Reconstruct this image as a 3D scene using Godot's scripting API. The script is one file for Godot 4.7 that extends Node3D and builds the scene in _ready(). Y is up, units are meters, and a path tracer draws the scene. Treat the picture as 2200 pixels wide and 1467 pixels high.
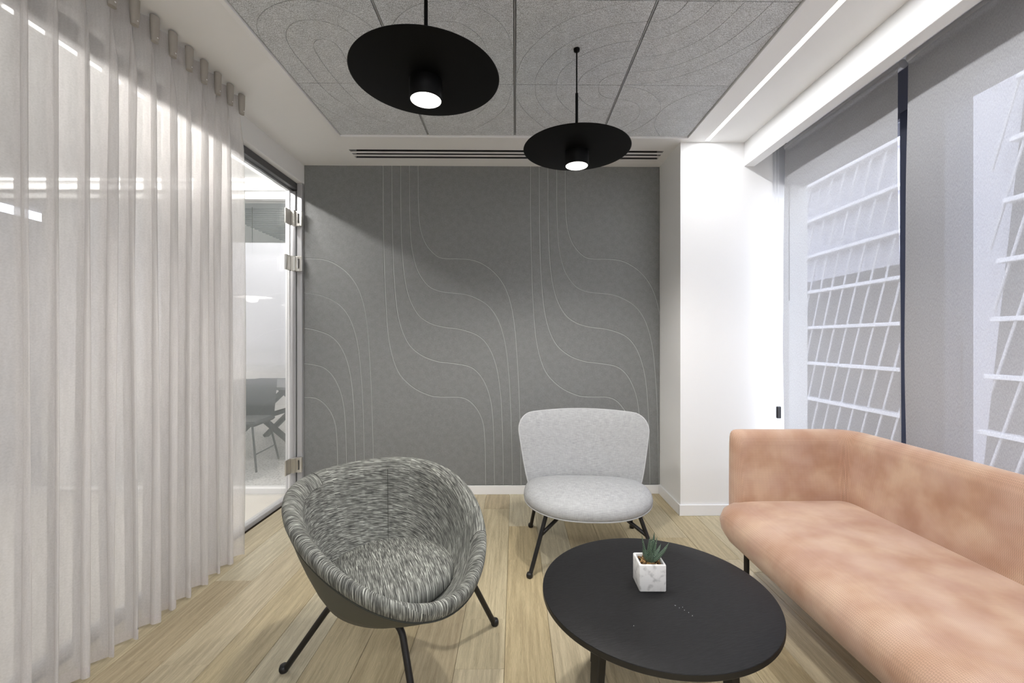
extends Node3D

# ---------------------------------------------------------------- camera numbers (from the photograph's vanishing lines)
const FOCAL := 930.0
const EYE := 1.2475
const YAW := -0.0115
const PPX := 1116.7
const PPY := 733.0
const CEIL := 2.6735      # white ceiling above the floor
const BACK := 3.53        # depth of the felt wall
const GLASS := -1.79      # plane of the glass partition
const BLIND := 1.86       # plane of the roller blinds
const WIN := 2.02         # plane of the window glass

var M := {}
var taken := {}
var rng := RandomNumberGenerator.new()


# ---------------------------------------------------------------- mesh building
class MB:
	var p := PackedVector3Array()
	var t := PackedVector2Array()
	var g := PackedInt32Array()
	var smooth := -1
	func tri(a: Vector3, b: Vector3, c: Vector3, ua := Vector2.ZERO, ub := Vector2.ZERO, uc := Vector2.ZERO) -> void:
		p.append(a); p.append(b); p.append(c)
		t.append(ua); t.append(ub); t.append(uc)
		g.append(smooth)
	func quad(a: Vector3, b: Vector3, c: Vector3, d: Vector3, ua := Vector2.ZERO, ub := Vector2.ZERO, uc := Vector2.ZERO, ud := Vector2.ZERO) -> void:
		tri(a, b, c, ua, ub, uc)
		tri(a, c, d, ua, uc, ud)
	func tri_out(a: Vector3, b: Vector3, c: Vector3, o: Vector3) -> void:
		if (b - a).cross(c - a).dot((a + b + c) / 3.0 - o) > 0.0:
			tri(a, c, b)
		else:
			tri(a, b, c)
	func quad_out(a: Vector3, b: Vector3, c: Vector3, d: Vector3, o: Vector3) -> void:
		tri_out(a, b, c, o)
		tri_out(a, c, d, o)
	# chamfered box; UVs are laid out in metres (u along the longest side)
	func box(c: Vector3, s: Vector3, bevel := 0.003) -> void:
		smooth = -1
		var h := s * 0.5
		var b := minf(bevel, minf(h.x, minf(h.y, h.z)) * 0.9)
		var at := func(sg: Vector3, k: int) -> Vector3:
			var v := Vector3.ZERO
			for i in 3:
				v[i] = sg[i] * (h[i] - (0.0 if i == k else b))
			return c + v
		for k in 3:
			var i := (k + 1) % 3
			var j := (k + 2) % 3
			for sk in [-1.0, 1.0]:
				var q := []
				for w in [[-1.0, -1.0], [1.0, -1.0], [1.0, 1.0], [-1.0, 1.0]]:
					var sg := Vector3.ZERO
					sg[k] = sk; sg[i] = w[0]; sg[j] = w[1]
					q.append(at.call(sg, k))
				quad_out(q[0], q[1], q[2], q[3], c)
		if b <= 0.0:
			return
		for k in 3:
			var i := (k + 1) % 3
			var j := (k + 2) % 3
			for si in [-1.0, 1.0]:
				for sj in [-1.0, 1.0]:
					var lo := Vector3.ZERO
					lo[k] = -1.0; lo[i] = si; lo[j] = sj
					var hi := lo
					hi[k] = 1.0
					quad_out(at.call(lo, i), at.call(hi, i), at.call(hi, j), at.call(lo, j), c)
		for sx in [-1.0, 1.0]:
			for sy in [-1.0, 1.0]:
				for sz in [-1.0, 1.0]:
					var sg := Vector3(sx, sy, sz)
					tri_out(at.call(sg, 0), at.call(sg, 1), at.call(sg, 2), c)
	# rows of points; uv from uvs (same layout) or in row and column numbers
	func grid(rows: Array, uvs = null, closed := false, sm := 0, flip := false) -> void:
		smooth = sm
		for i in rows.size() - 1:
			var a: PackedVector3Array = rows[i]
			var b: PackedVector3Array = rows[i + 1]
			var n := a.size()
			for j in (n if closed else n - 1):
				var k := (j + 1) % n
				var u0 := Vector2(j, i); var u1 := Vector2(j + 1, i); var u2 := Vector2(j + 1, i + 1); var u3 := Vector2(j, i + 1)
				if uvs != null:
					u0 = uvs[i][j]; u3 = uvs[i + 1][j]
					u1 = uvs[i][j + 1] if j + 1 < uvs[i].size() else uvs[i][k]
					u2 = uvs[i + 1][j + 1] if j + 1 < uvs[i + 1].size() else uvs[i + 1][k]
				if flip:
					quad(a[j], b[j], b[k], a[k], u0, u3, u2, u1)
				else:
					quad(a[j], a[k], b[k], b[j], u0, u1, u2, u3)
	func fan(ring: PackedVector3Array, c: Vector3, flip := false, sm := -1) -> void:
		smooth = sm
		for j in ring.size():
			var k := (j + 1) % ring.size()
			if flip:
				tri(c, ring[k], ring[j])
			else:
				tri(c, ring[j], ring[k])
	func tube(path: Array, r, segs := 10, caps := true) -> void:
		var rows := []
		var n: Vector3 = Vector3.UP
		var d0: Vector3 = (path[1] - path[0]).normalized()
		if absf(d0.dot(n)) > 0.9:
			n = Vector3.RIGHT
		n = (n - d0 * n.dot(d0)).normalized()
		for i in path.size():
			var d: Vector3
			if i == 0: d = path[1] - path[0]
			elif i == path.size() - 1: d = path[i] - path[i - 1]
			else: d = (path[i + 1] - path[i]).normalized() + (path[i] - path[i - 1]).normalized()
			d = d.normalized()
			n = (n - d * n.dot(d)).normalized()
			var m := d.cross(n)
			var rad: float = r[i] if r is Array else r
			var ring := PackedVector3Array()
			for j in segs:
				var a := TAU * j / segs
				ring.append(path[i] + (n * cos(a) + m * sin(a)) * rad)
			rows.append(ring)
		grid(rows, null, true, 0)
		if caps:
			fan(rows[0], path[0], true)
			fan(rows[-1], path[-1], false)
	func lathe(prof: Array, c: Vector3, segs := 48, sm := 0) -> void:
		var rows := []
		for q in prof:
			var ring := PackedVector3Array()
			for j in segs:
				var a := TAU * j / segs
				ring.append(c + Vector3(cos(a) * q.x, q.y, sin(a) * q.x))
			rows.append(ring)
		grid(rows, null, true, sm)
	func done(closed := true) -> ArrayMesh:
		var flip := false
		if closed:
			var o := Vector3.ZERO
			for v in p: o += v
			o /= maxf(1.0, p.size())
			var vol := 0.0
			for i in range(0, p.size(), 3):
				vol += (p[i] - o).dot((p[i + 1] - o).cross(p[i + 2] - o))
			flip = vol > 0.0
		var st := SurfaceTool.new()
		st.begin(Mesh.PRIMITIVE_TRIANGLES)
		for i in range(0, p.size(), 3):
			var gr := g[i / 3]
			st.set_smooth_group(0xFFFFFFFF if gr < 0 else gr)
			for k in ([0, 2, 1] if flip else [0, 1, 2]):
				st.set_uv(t[i + k])
				st.add_vertex(p[i + k])
		st.generate_normals()
		st.index()
		return st.commit()


func W(x: float, y: float, z: float) -> Vector3:   # z is depth away from the camera
	return Vector3(x, y, -z)


func sight(px: float, py: float) -> Vector3:       # direction of a photograph pixel
	var a := (px - PPX) / FOCAL
	var b := -(py - PPY) / FOCAL
	return Vector3(cos(YAW) * a - sin(YAW), b, -(sin(YAW) * a + cos(YAW)))


func on_y(px: float, py: float, y: float) -> Vector3:
	var d := sight(px, py)
	return Vector3(0, EYE, 0) + d * ((y - EYE) / d.y)


func on_z(px: float, py: float, z: float) -> Vector3:
	var d := sight(px, py)
	return Vector3(0, EYE, 0) + d * (-z / d.z)


func numbered(called: String) -> String:
	if not taken.has(called):
		taken[called] = 0
		return called
	taken[called] += 1
	return "%s_%03d" % [called, taken[called]]


func tag(o: Node3D, label: String, category: String, group := "") -> void:
	o.set_meta("label", label)
	o.set_meta("category", category)
	if group:
		o.set_meta("group", group)


func thing(called: String, label: String, category: String, at := Vector3.ZERO, turn := 0.0, group := "") -> Node3D:
	var o := Node3D.new()
	o.name = numbered(called)
	add_child(o)
	o.position = at
	o.rotation.y = turn
	tag(o, label, category, group)
	return o


func struct(called: String, label := "") -> Node3D:
	var o := Node3D.new()
	o.name = numbered(called)
	add_child(o)
	o.set_meta("kind", "structure")
	if label:
		o.set_meta("label", label)
	return o


func part(mb: MB, called: String, mat: Material, parent: Node3D, closed := true) -> MeshInstance3D:
	return part_mesh(mb.done(closed), called, mat, parent)


func part_mesh(me: Mesh, called: String, mat: Material, parent: Node3D) -> MeshInstance3D:
	var o := MeshInstance3D.new()
	o.mesh = me
	o.name = called
	o.material_override = mat
	parent.add_child(o, true)
	return o


func slab(called: String, mat: Material, parent: Node3D, x0: float, x1: float, y0: float, y1: float, z0: float, z1: float, bevel := 0.002) -> MeshInstance3D:
	var mb := MB.new()
	mb.box(W((x0 + x1) / 2, (y0 + y1) / 2, (z0 + z1) / 2), Vector3(absf(x1 - x0), absf(y1 - y0), absf(z1 - z0)), bevel)
	return part(mb, called, mat, parent)


func smooth_path(pts: Array, per := 6) -> Array:     # Catmull-Rom through points
	var out := []
	for i in pts.size() - 1:
		var a = pts[maxi(i - 1, 0)]
		var b = pts[i]
		var c = pts[i + 1]
		var d = pts[mini(i + 2, pts.size() - 1)]
		for k in per:
			var s := float(k) / per
			out.append(0.5 * ((2.0 * b) + (c - a) * s + (2.0 * a - 5.0 * b + 4.0 * c - d) * s * s + (3.0 * b - a - 3.0 * c + d) * s * s * s))
	out.append(pts[-1])
	return out


# pieces of a flat panel (2D outlines) as solids; place(point, depth) gives the 3D position, depth 0 is the visible face
func pieces(mb: MB, polys: Array, place: Callable, depth: float, chamfer: float) -> void:
	for q in polys:
		var poly: PackedVector2Array = q
		if poly.size() < 3 or Geometry2D.is_polygon_clockwise(poly):
			continue
		var n := poly.size()
		var inner := PackedVector2Array()
		for i in n:
			var a := (poly[i] - poly[(i + n - 1) % n]).normalized()
			var b := (poly[(i + 1) % n] - poly[i]).normalized()
			var na := Vector2(-a.y, a.x)
			var nb := Vector2(-b.y, b.x)
			var m := na + nb
			if m.length() < 0.2:
				inner.append(poly[i])
				continue
			m = m.normalized()
			inner.append(poly[i] + m * chamfer / maxf(0.5, m.dot(na)))
		var tr := Geometry2D.triangulate_polygon(inner)
		if tr.is_empty():
			inner = poly
			tr = Geometry2D.triangulate_polygon(inner)
		mb.smooth = -1
		for i in range(0, tr.size(), 3):
			mb.tri(place.call(inner[tr[i]], 0.0), place.call(inner[tr[i + 2]], 0.0), place.call(inner[tr[i + 1]], 0.0), inner[tr[i]], inner[tr[i + 2]], inner[tr[i + 1]])
		for i in n:
			var k := (i + 1) % n
			mb.quad(place.call(inner[i], 0.0), place.call(inner[k], 0.0), place.call(poly[k], -chamfer), place.call(poly[i], -chamfer), inner[i], inner[k], poly[k], poly[i])
			mb.quad(place.call(poly[i], -chamfer), place.call(poly[k], -chamfer), place.call(poly[k], -depth), place.call(poly[i], -depth), poly[i], poly[k], poly[k], poly[i])


func cut(polys: Array, lines: Array, width: float) -> Array:
	var left: Array = polys
	for l in lines:
		for ribbon in Geometry2D.offset_polyline(PackedVector2Array(l), width / 2.0, Geometry2D.JOIN_ROUND, Geometry2D.END_BUTT):
			var next := []
			for q in left:
				for r in Geometry2D.clip_polygons(q, ribbon):
					if not Geometry2D.is_polygon_clockwise(r):
						next.append(r)
			left = next
	return left


# ---------------------------------------------------------------- textures
func noise_bytes(size: int, freq: float, sd: int, oct := 3) -> PackedByteArray:
	var n := FastNoiseLite.new()
	n.noise_type = FastNoiseLite.TYPE_SIMPLEX_SMOOTH
	n.seed = sd
	n.frequency = freq
	n.fractal_octaves = oct
	var im := n.get_seamless_image(size, size, false, false, 0.1, true)
	im.convert(Image.FORMAT_L8)
	return im.get_data()


func drawn_out(w: int, h: int, freq: float, sd: int) -> PackedByteArray:   # noise drawn out along one side, 512 x 512
	var n := FastNoiseLite.new()
	n.noise_type = FastNoiseLite.TYPE_SIMPLEX_SMOOTH
	n.seed = sd
	n.frequency = freq
	n.fractal_octaves = 2
	var im := n.get_seamless_image(w, h, false, false, 0.1, true)
	im.convert(Image.FORMAT_L8)
	im.resize(512, 512, Image.INTERPOLATE_CUBIC)
	return im.get_data()


func texture(size: int, paint: Callable) -> ImageTexture:
	var data := PackedByteArray()
	data.resize(size * size * 3)
	var i := 0
	for y in size:
		for x in size:
			var c: Color = paint.call(x, y)
			data[i] = clampi(int(c.r * 255.0), 0, 255)
			data[i + 1] = clampi(int(c.g * 255.0), 0, 255)
			data[i + 2] = clampi(int(c.b * 255.0), 0, 255)
			i += 3
	return ImageTexture.create_from_image(Image.create_from_data(size, size, false, Image.FORMAT_RGB8, data))


func mat(c: Color, rough := 0.6, metal := 0.0) -> StandardMaterial3D:
	var m := StandardMaterial3D.new()
	m.albedo_color = c
	m.roughness = rough
	m.metallic = metal
	return m


func tri_map(m: StandardMaterial3D, scale: float, in_world := true) -> void:
	m.uv1_triplanar = true
	m.uv1_world_triplanar = in_world
	m.uv1_scale = Vector3(scale, scale, scale)


func bump(m: StandardMaterial3D, t: Texture2D, cm: float) -> void:
	m.heightmap_enabled = true
	m.heightmap_texture = t
	m.heightmap_scale = cm


func glow(c: Color, e: float) -> StandardMaterial3D:
	var m := mat(Color(0.9, 0.9, 0.9), 0.5)
	m.emission_enabled = true
	m.emission = c
	m.emission_energy_multiplier = e
	return m


func make_materials() -> void:
	var a := noise_bytes(512, 0.02, 11, 4)
	var b := noise_bytes(512, 0.08, 12, 3)
	var c := noise_bytes(512, 0.3, 13, 2)
	var pick := func(d: PackedByteArray, x: int, y: int) -> float:
		return d[(y & 511) * 512 + (x & 511)] / 255.0

	var long1 := drawn_out(14, 512, 0.30, 21)
	var long2 := drawn_out(36, 512, 0.26, 22)
	var tall1 := drawn_out(512, 48, 0.22, 23)
	M.white = mat(Color(0.945, 0.945, 0.945), 0.55)
	bump(M.white, texture(512, func(x, y): var v: float = pick.call(c, x, y); return Color(v, v, v)), 0.006)
	tri_map(M.white, 2.0)
	M.satin = mat(Color(0.94, 0.94, 0.945), 0.35)
	M.alu = mat(Color(0.70, 0.70, 0.71), 0.4, 0.25)
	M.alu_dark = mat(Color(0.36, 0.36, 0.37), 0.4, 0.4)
	M.steel = mat(Color(0.80, 0.79, 0.77), 0.28, 0.85)
	M.black = mat(Color(0.075, 0.072, 0.078), 0.45)
	M.lamp_black = mat(Color(0.045, 0.045, 0.048), 0.45)

	M.lamp_black.metallic_specular = 0.2
	# felt of the wall panel: grey with a faint mottle
	M.felt = mat(Color(1, 1, 1), 0.95)
	M.felt.albedo_texture = texture(512, func(x, y):
		var v: float = 0.5 * pick.call(c, x, y) + 0.35 * pick.call(b, x, y) + 0.3 * pick.call(a, x, y)
		var k := 0.50 + 0.11 * (v - 0.55)
		return Color(k, k * 1.01, k * 1.012))
	tri_map(M.felt, 1.6)
	bump(M.felt, M.felt.albedo_texture, 0.25)
	M.groove_highlight = mat(Color(0.66, 0.67, 0.665), 0.9)  # paler than the felt: light caught in the cuts, put into the colour
	# felt of the ceiling tiles: heathered
	M.tile = mat(Color(1, 1, 1), 0.95)
	M.tile.albedo_texture = texture(512, func(x, y):
		var v: float = pick.call(c, x * 2, y) * 0.75 + 0.25 * pick.call(b, x, y * 2)
		var w: float = pick.call(c, y + 77, x * 2 + 31)
		var k: float = 0.86 + 0.46 * (v - 0.5) + 0.06 * (pick.call(a, x, y) - 0.5)
		if w > 0.63: k -= 0.20
		return Color(k * 0.985, k, k * 1.02))
	tri_map(M.tile, 1.0)

	# oak floor
	var grain := texture(512, func(x, y):
		var warp: int = int(26.0 * float(pick.call(a, x / 2, y)))
		var lines: float = pick.call(b, (x + warp) * 3, y / 4)
		var fine: float = pick.call(c, x * 3, y / 6)
		var broad: float = pick.call(a, x * 2, y / 3)
		var v: float = 0.745 + 0.10 * (lines - 0.5) + 0.11 * (fine - 0.5) + 0.14 * (broad - 0.5)
		if fine > 0.72: v -= 0.07
		return Color(v, v * (0.995 + 0.02 * broad), v * (0.97 + 0.04 * broad)))
	M.planks = []
	for tone in [Color(0.97, 0.90, 0.755), Color(0.94, 0.855, 0.69), Color(1.0, 0.945, 0.82), Color(0.92, 0.84, 0.70), Color(0.96, 0.88, 0.72), Color(0.99, 0.92, 0.785)]:
		var m := mat(tone, 0.5)
		m.albedo_texture = grain
		bump(m, grain, 0.02)
		M.planks.append(m)
	M.subfloor = mat(Color(0.30, 0.25, 0.19), 0.9)

	# armchair: dark grey-green melange with pale slubs
	M.melange = mat(Color(1, 1, 1), 0.9)
	M.melange.albedo_texture = texture(512, func(x, y):
		var s1: float = pick.call(long1, x, y)
		var s2: float = pick.call(long2, x, y)
		var s3: float = pick.call(a, x, y)
		var v: float = 0.36 + 0.30 * (s2 - 0.5) + 0.22 * (s1 - 0.5) + 0.10 * (s3 - 0.5)
		if s1 > 0.62: v += minf(0.26, 2.6 * (s1 - 0.62))
		if s1 < 0.36: v -= 0.07
		return Color(v, v * 1.012, v * 0.965))
	bump(M.melange, M.melange.albedo_texture, 0.08)
	M.shell = mat(Color(0.27, 0.275, 0.25), 0.55)
	M.seam = mat(Color(0.20, 0.205, 0.185), 0.8)

	# light grey linen
	M.linen = mat(Color(1, 1, 1), 0.9)
	M.linen.albedo_texture = texture(512, func(x, y):
		var h: float = pick.call(long2, x, y)
		var w: float = pick.call(tall1, x, y)
		var f: float = pick.call(c, x, y)
		var v: float = 0.65 + 0.16 * (h - 0.5) + 0.10 * (w - 0.5) + 0.12 * (f - 0.5) + 0.05 * (pick.call(a, x, y) - 0.5)
		return Color(v * 0.992, v * 1.0, v * 1.006))
	tri_map(M.linen, 2.2, false)
	bump(M.linen, M.linen.albedo_texture, 0.06)
	M.linen_piping = mat(Color(0.72, 0.725, 0.73), 0.85)

	# sofa: salmon velvet, brushed patches of nap
	M.velvet = mat(Color(1, 1, 1), 0.85)
	M.velvet.albedo_texture = texture(512, func(x, y):
		var p1: float = pick.call(a, x, y)
		var p2: float = pick.call(a, y + 60, x + 210)
		var k := clampf(0.5 + 1.5 * (p1 - 0.5), 0.0, 1.0)
		var q := clampf(0.5 + 1.8 * (p2 - 0.5), 0.0, 1.0)
		var col := Color(0.745, 0.575, 0.465).lerp(Color(0.88, 0.755, 0.65), k)
		return col.lerp(Color(0.80, 0.66, 0.61), 0.40 * q))
	tri_map(M.velvet, 0.42)
	var ribs := texture(256, func(x, y):
		var v: float = 0.90 + 0.07 * sin(x * TAU / 8.0 + 0.8 * sin(y * TAU / 16.0)) + 0.06 * sin(y * TAU / 4.0) + 0.10 * (pick.call(c, x * 2, y * 2) - 0.5)
		return Color(v, v, v))
	M.velvet.detail_enabled = true
	M.velvet.detail_albedo = ribs
	M.velvet.detail_blend_mode = BaseMaterial3D.BLEND_MODE_MUL
	M.velvet.detail_uv_layer = BaseMaterial3D.DETAIL_UV_2
	M.velvet.uv2_triplanar = true
	M.velvet.uv2_world_triplanar = true
	M.velvet.uv2_scale = Vector3(5.5, 5.5, 5.5)
	M.velvet.rim_enabled = true
	M.velvet.rim = 0.5
	M.velvet.rim_tint = 0.3

	# black stained oak
	M.black_oak = mat(Color(1, 1, 1), 0.5)
	M.black_oak.albedo_texture = texture(512, func(x, y):
		var l: float = pick.call(long2, x, y)
		var v: float = 0.078 + 0.10 * (l - 0.5) + 0.03 * (pick.call(c, x, y) - 0.5)
		return Color(v, v * 0.99, v * 1.06))
	bump(M.black_oak, M.black_oak.albedo_texture, 0.35)
	M.black_oak.metallic_specular = 0.35
	M.black_edge = mat(Color(0.075, 0.072, 0.07), 0.42)

	M.marble = mat(Color(1, 1, 1), 0.45)
	M.marble.albedo_texture = texture(512, func(x, y):
		var s: float = pick.call(a, x, y)
		var v := 0.90
		if s > 0.56: v -= 0.6 * (s - 0.56)
		return Color(v, v * 0.995, v * 0.985))
	tri_map(M.marble, 2.4, false)
	M.succulent = mat(Color(1, 1, 1), 0.5)
	M.succulent.albedo_texture = texture(128, func(x, y):
		var band := fmod(y + 2.0 * sin(x * 0.2), 9.0)
		return Color(0.70, 0.77, 0.68) if band < 2.6 and (x + y * 7) % 11 < 8 else Color(0.13, 0.235, 0.165))
	M.bark = []
	for k in [Color(0.50, 0.37, 0.22), Color(0.62, 0.50, 0.30), Color(0.36, 0.26, 0.15), Color(0.72, 0.62, 0.42)]:
		M.bark.append(mat(k, 0.9))
	M.soil = mat(Color(0.17, 0.125, 0.08), 0.95)

	# cloths that let light through
	M.blind = mat(Color(0.76, 0.76, 0.765, 0.82), 0.9)
	M.blind.transparency = BaseMaterial3D.TRANSPARENCY_ALPHA
	M.blind.backlight_enabled = true
	M.blind.backlight = Color(0.42, 0.42, 0.44)
	M.blind.albedo_texture = texture(512, func(x, y):
		var v: float = 0.93 + 0.22 * (pick.call(c, x * 2, y / 5) - 0.5) + 0.12 * (pick.call(c, x / 4, y * 2) - 0.5)
		return Color(v, v, v))
	tri_map(M.blind, 2.2)
	M.sheer = mat(Color(0.93, 0.92, 0.915, 0.68), 0.9)
	M.sheer.transparency = BaseMaterial3D.TRANSPARENCY_ALPHA
	M.sheer.backlight_enabled = true
	M.sheer.backlight = Color(0.85, 0.85, 0.85)
	M.sheer.albedo_texture = texture(512, func(x, y):
		var v: float = 0.97 + 0.05 * (pick.call(tall1, x, y) - 0.5) + 0.08 * (pick.call(c, x * 2, y) - 0.5)
		return Color(v, v, v))
	M.sheer.uv1_scale = Vector3(1.6, 1.6, 1)
	M.hem = M.sheer.duplicate()
	M.hem.albedo_color = Color(0.93, 0.915, 0.92, 0.70)
	M.tape = mat(Color(0.66, 0.64, 0.61), 0.9)

	M.glass = mat(Color(0.9, 0.95, 0.94, 0.04), 0.02)
	M.glass.transparency = BaseMaterial3D.TRANSPARENCY_ALPHA
	# frosted film printed as rows of dots that thin out downwards
	var im := Image.create(64, 2048, false, Image.FORMAT_RGBA8)
	for y in 2048:
		var h := 1.0 - y / 2048.0
		var share := smoothstep(0.02, 0.42, h) * (1.0 - 0.35 * smoothstep(0.9, 1.0, h)) * 0.93
		for x in 64:
			var d := Vector2(fmod(x + (2.0 if (y / 4) % 2 else 0.0), 4.0) - 1.5, fmod(y, 4.0) - 1.5).length() / 2.13
			im.set_pixel(x, y, Color(0.84, 0.85, 0.875, 0.06 + 0.89 * clampf((share - d * d * 0.9) * 4.0 + 0.5, 0.0, 1.0)))
	M.film = mat(Color(1, 1, 1), 0.8)
	M.film.albedo_texture = ImageTexture.create_from_image(im)
	M.film.transparency = BaseMaterial3D.TRANSPARENCY_ALPHA
	M.film.backlight_enabled = true
	M.film.backlight = Color(0.6, 0.6, 0.62)

	M.lobby_floor = mat(Color(0.80, 0.785, 0.76), 0.5)
	M.terrazzo = mat(Color(1, 1, 1), 0.4)
	M.terrazzo.albedo_texture = texture(512, func(x, y):
		var s: float = pick.call(b, x, y)
		var v := 0.86 if s < 0.62 else 0.66
		return Color(v, v, v))
	tri_map(M.terrazzo, 0.9)
	M.ribbed = mat(Color(0.50, 0.51, 0.53), 0.5)
	M.chair_grey = mat(Color(0.27, 0.28, 0.30), 0.7)
	M.mullion = mat(Color(0.21, 0.23, 0.31), 0.4, 0.2)
	M.spandrel = mat(Color(0.33, 0.34, 0.40), 0.6)
	M.clad_dark = mat(Color(0.30, 0.30, 0.32), 0.7)
	M.pier_sky_tint = mat(Color(0.70, 0.70, 0.74), 0.6)  # pale pier colour; on the upper walls it paints in reflected sky
	M.ledge = mat(Color(0.84, 0.84, 0.86), 0.6)
	M.fin = mat(Color(0.78, 0.78, 0.80), 0.6)


# ---------------------------------------------------------------- the scene
func _ready() -> void:
	rng.seed = 7
	# camera
	var cam := Camera3D.new()
	cam.name = "camera"
	cam.projection = Camera3D.PROJECTION_FRUSTUM
	cam.near = 0.05
	cam.far = 200.0
	cam.size = 2.0 * 0.05 * 733.5 / FOCAL
	cam.frustum_offset = Vector2(-(PPX - 1100.0), PPY - 733.5) / FOCAL * 0.05
	cam.position = Vector3(0, EYE, 0)
	cam.rotation.y = YAW
	add_child(cam)
	cam.current = true
	# sky: bright overcast
	var env := Environment.new()
	env.background_mode = Environment.BG_SKY
	var sky := Sky.new()
	var sm := ProceduralSkyMaterial.new()
	sm.sky_top_color = Color(0.86, 0.90, 0.98)
	sm.sky_horizon_color = Color(0.94, 0.95, 0.99)
	sm.ground_bottom_color = Color(0.55, 0.55, 0.56)
	sm.ground_horizon_color = Color(0.70, 0.70, 0.72)
	sm.sun_angle_max = 1.0
	sky.sky_material = sm
	env.sky = sky
	env.background_energy_multiplier = 7.0
	env.tonemap_mode = Environment.TONE_MAPPER_LINEAR
	env.tonemap_exposure = 1.15
	env.sdfgi_enabled = true
	env.ssao_enabled = true
	env.ssil_enabled = true
	var we := WorldEnvironment.new()
	we.name = "world_environment"
	we.environment = env
	add_child(we)

	make_materials()
	build_room()
	build_floor()
	build_ceiling()
	build_felt_wall()
	build_window_side()
	build_glass_side()
	build_lobby()
	build_neighbour()
	build_sofa()
	build_armchair()
	build_lounge_chair()
	build_table()
	build_pot()
	build_pendants()
	build_curtain()


func lamp(kind: String, called: String, at: Vector3, energy: float, c: Color, size := Vector2(0.05, 0.05), turn := Vector3.ZERO) -> void:
	if kind == "area":
		var l := AreaLight3D.new()
		l.area_size = size
		l.light_energy = energy
		l.light_color = c
		l.shadow_enabled = true
		l.area_range = 30.0
		l.position = at
		l.rotation = turn
		l.name = called
		add_child(l, true)
	elif kind == "spot":
		var l := SpotLight3D.new()
		l.light_energy = energy
		l.light_color = c
		l.light_size = size.x
		l.spot_angle = 80.0
		l.spot_angle_attenuation = 0.5
		l.spot_range = 30.0
		l.spot_attenuation = 2.0
		l.shadow_enabled = true
		l.position = at
		l.rotation = turn
		l.name = called
		add_child(l, true)
	else:
		var l := OmniLight3D.new()
		l.light_energy = energy
		l.light_color = c
		l.light_size = size.x
		l.omni_range = 30.0
		l.omni_attenuation = 2.0
		l.shadow_enabled = true
		l.position = at
		l.name = called
		add_child(l, true)


const DOWN := Vector3(-PI / 2, 0, 0)


func build_room() -> void:
	var wb := struct("wall_back", "plain white wall behind the grey felt panelling")
	slab("plaster", M.white, wb, -1.86, 2.02, 0, 3.1, BACK + 0.013, BACK + 0.16)
	var wc := struct("wall_pillar", "white pillar standing between felt wall and window")
	slab("plaster", M.white, wc, 1.187, 1.855, 0, CEIL + 0.1, 3.09, BACK + 0.02)
	var wf := struct("wall_front", "plain white wall closing the room")
	slab("plaster", M.white, wf, -6.2, 2.2, 0, 3.1, -1.75, -1.6)
	var bb := struct("baseboard_back", "white baseboard under the grey felt wall")
	slab("board", M.satin, bb, -1.70, 1.187, 0, 0.072, BACK - 0.004, BACK + 0.012, 0.002)
	var bp := struct("baseboard_pillar", "white baseboard around the white pillar")
	slab("board", M.satin, bp, 1.176, 1.187, 0, 0.078, 3.08, BACK - 0.005, 0.002)
	slab("board", M.satin, bp, 1.176, 1.85, 0, 0.078, 3.078, 3.09, 0.002)


func build_floor() -> void:
	var fl := struct("floor", "pale oak plank floor")
	slab("subfloor", M.subfloor, fl, -1.84, 2.02, -0.12, -0.012, -1.6, BACK + 0.012, 0)
	var w := 0.19
	var x := -1.75
	var r := 0
	while x < 1.99:
		var x1 := minf(x + w, 1.99)
		var z := -1.6 - rng.randf() * 1.4
		while z < BACK:
			var len := 1.25 + rng.randf() * 0.75
			var a := maxf(z, -1.6)
			var b := minf(z + len, BACK)
			if b - a > 0.02:
				plank(fl, x, x1, a, b)
			z += len
		x = x1
		r += 1


func plank(parent: Node3D, x0: float, x1: float, z0: float, z1: float) -> void:
	var mb := MB.new()
	var gap := 0.0006
	var ch := 0.0012
	var ou := rng.randf() * 5.0
	var ov := rng.randf() * 5.0
	var uv := func(v: Vector3) -> Vector2: return Vector2(ou + (v.x - x0) * 2.2, ov - v.z * 0.55)
	var top := [W(x0 + gap + ch, 0, z0 + gap + ch), W(x0 + gap + ch, 0, z1 - gap - ch), W(x1 - gap - ch, 0, z1 - gap - ch), W(x1 - gap - ch, 0, z0 + gap + ch)]
	var low := [W(x0 + gap, -ch, z0 + gap), W(x0 + gap, -ch, z1 - gap), W(x1 - gap, -ch, z1 - gap), W(x1 - gap, -ch, z0 + gap)]
	var bot := []
	for v in low: bot.append(Vector3(v.x, -0.012, v.z))
	mb.quad(top[0], top[1], top[2], top[3], uv.call(top[0]), uv.call(top[1]), uv.call(top[2]), uv.call(top[3]))
	for i in 4:
		var k := (i + 1) % 4
		mb.quad(top[k], top[i], low[i], low[k], uv.call(top[k]), uv.call(top[i]), uv.call(low[i]), uv.call(low[k]))
		mb.quad(low[k], low[i], bot[i], bot[k], uv.call(low[k]), uv.call(low[i]), uv.call(low[i]), uv.call(low[k]))
	part(mb, "plank", M.planks[rng.randi() % M.planks.size()], parent)


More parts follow.
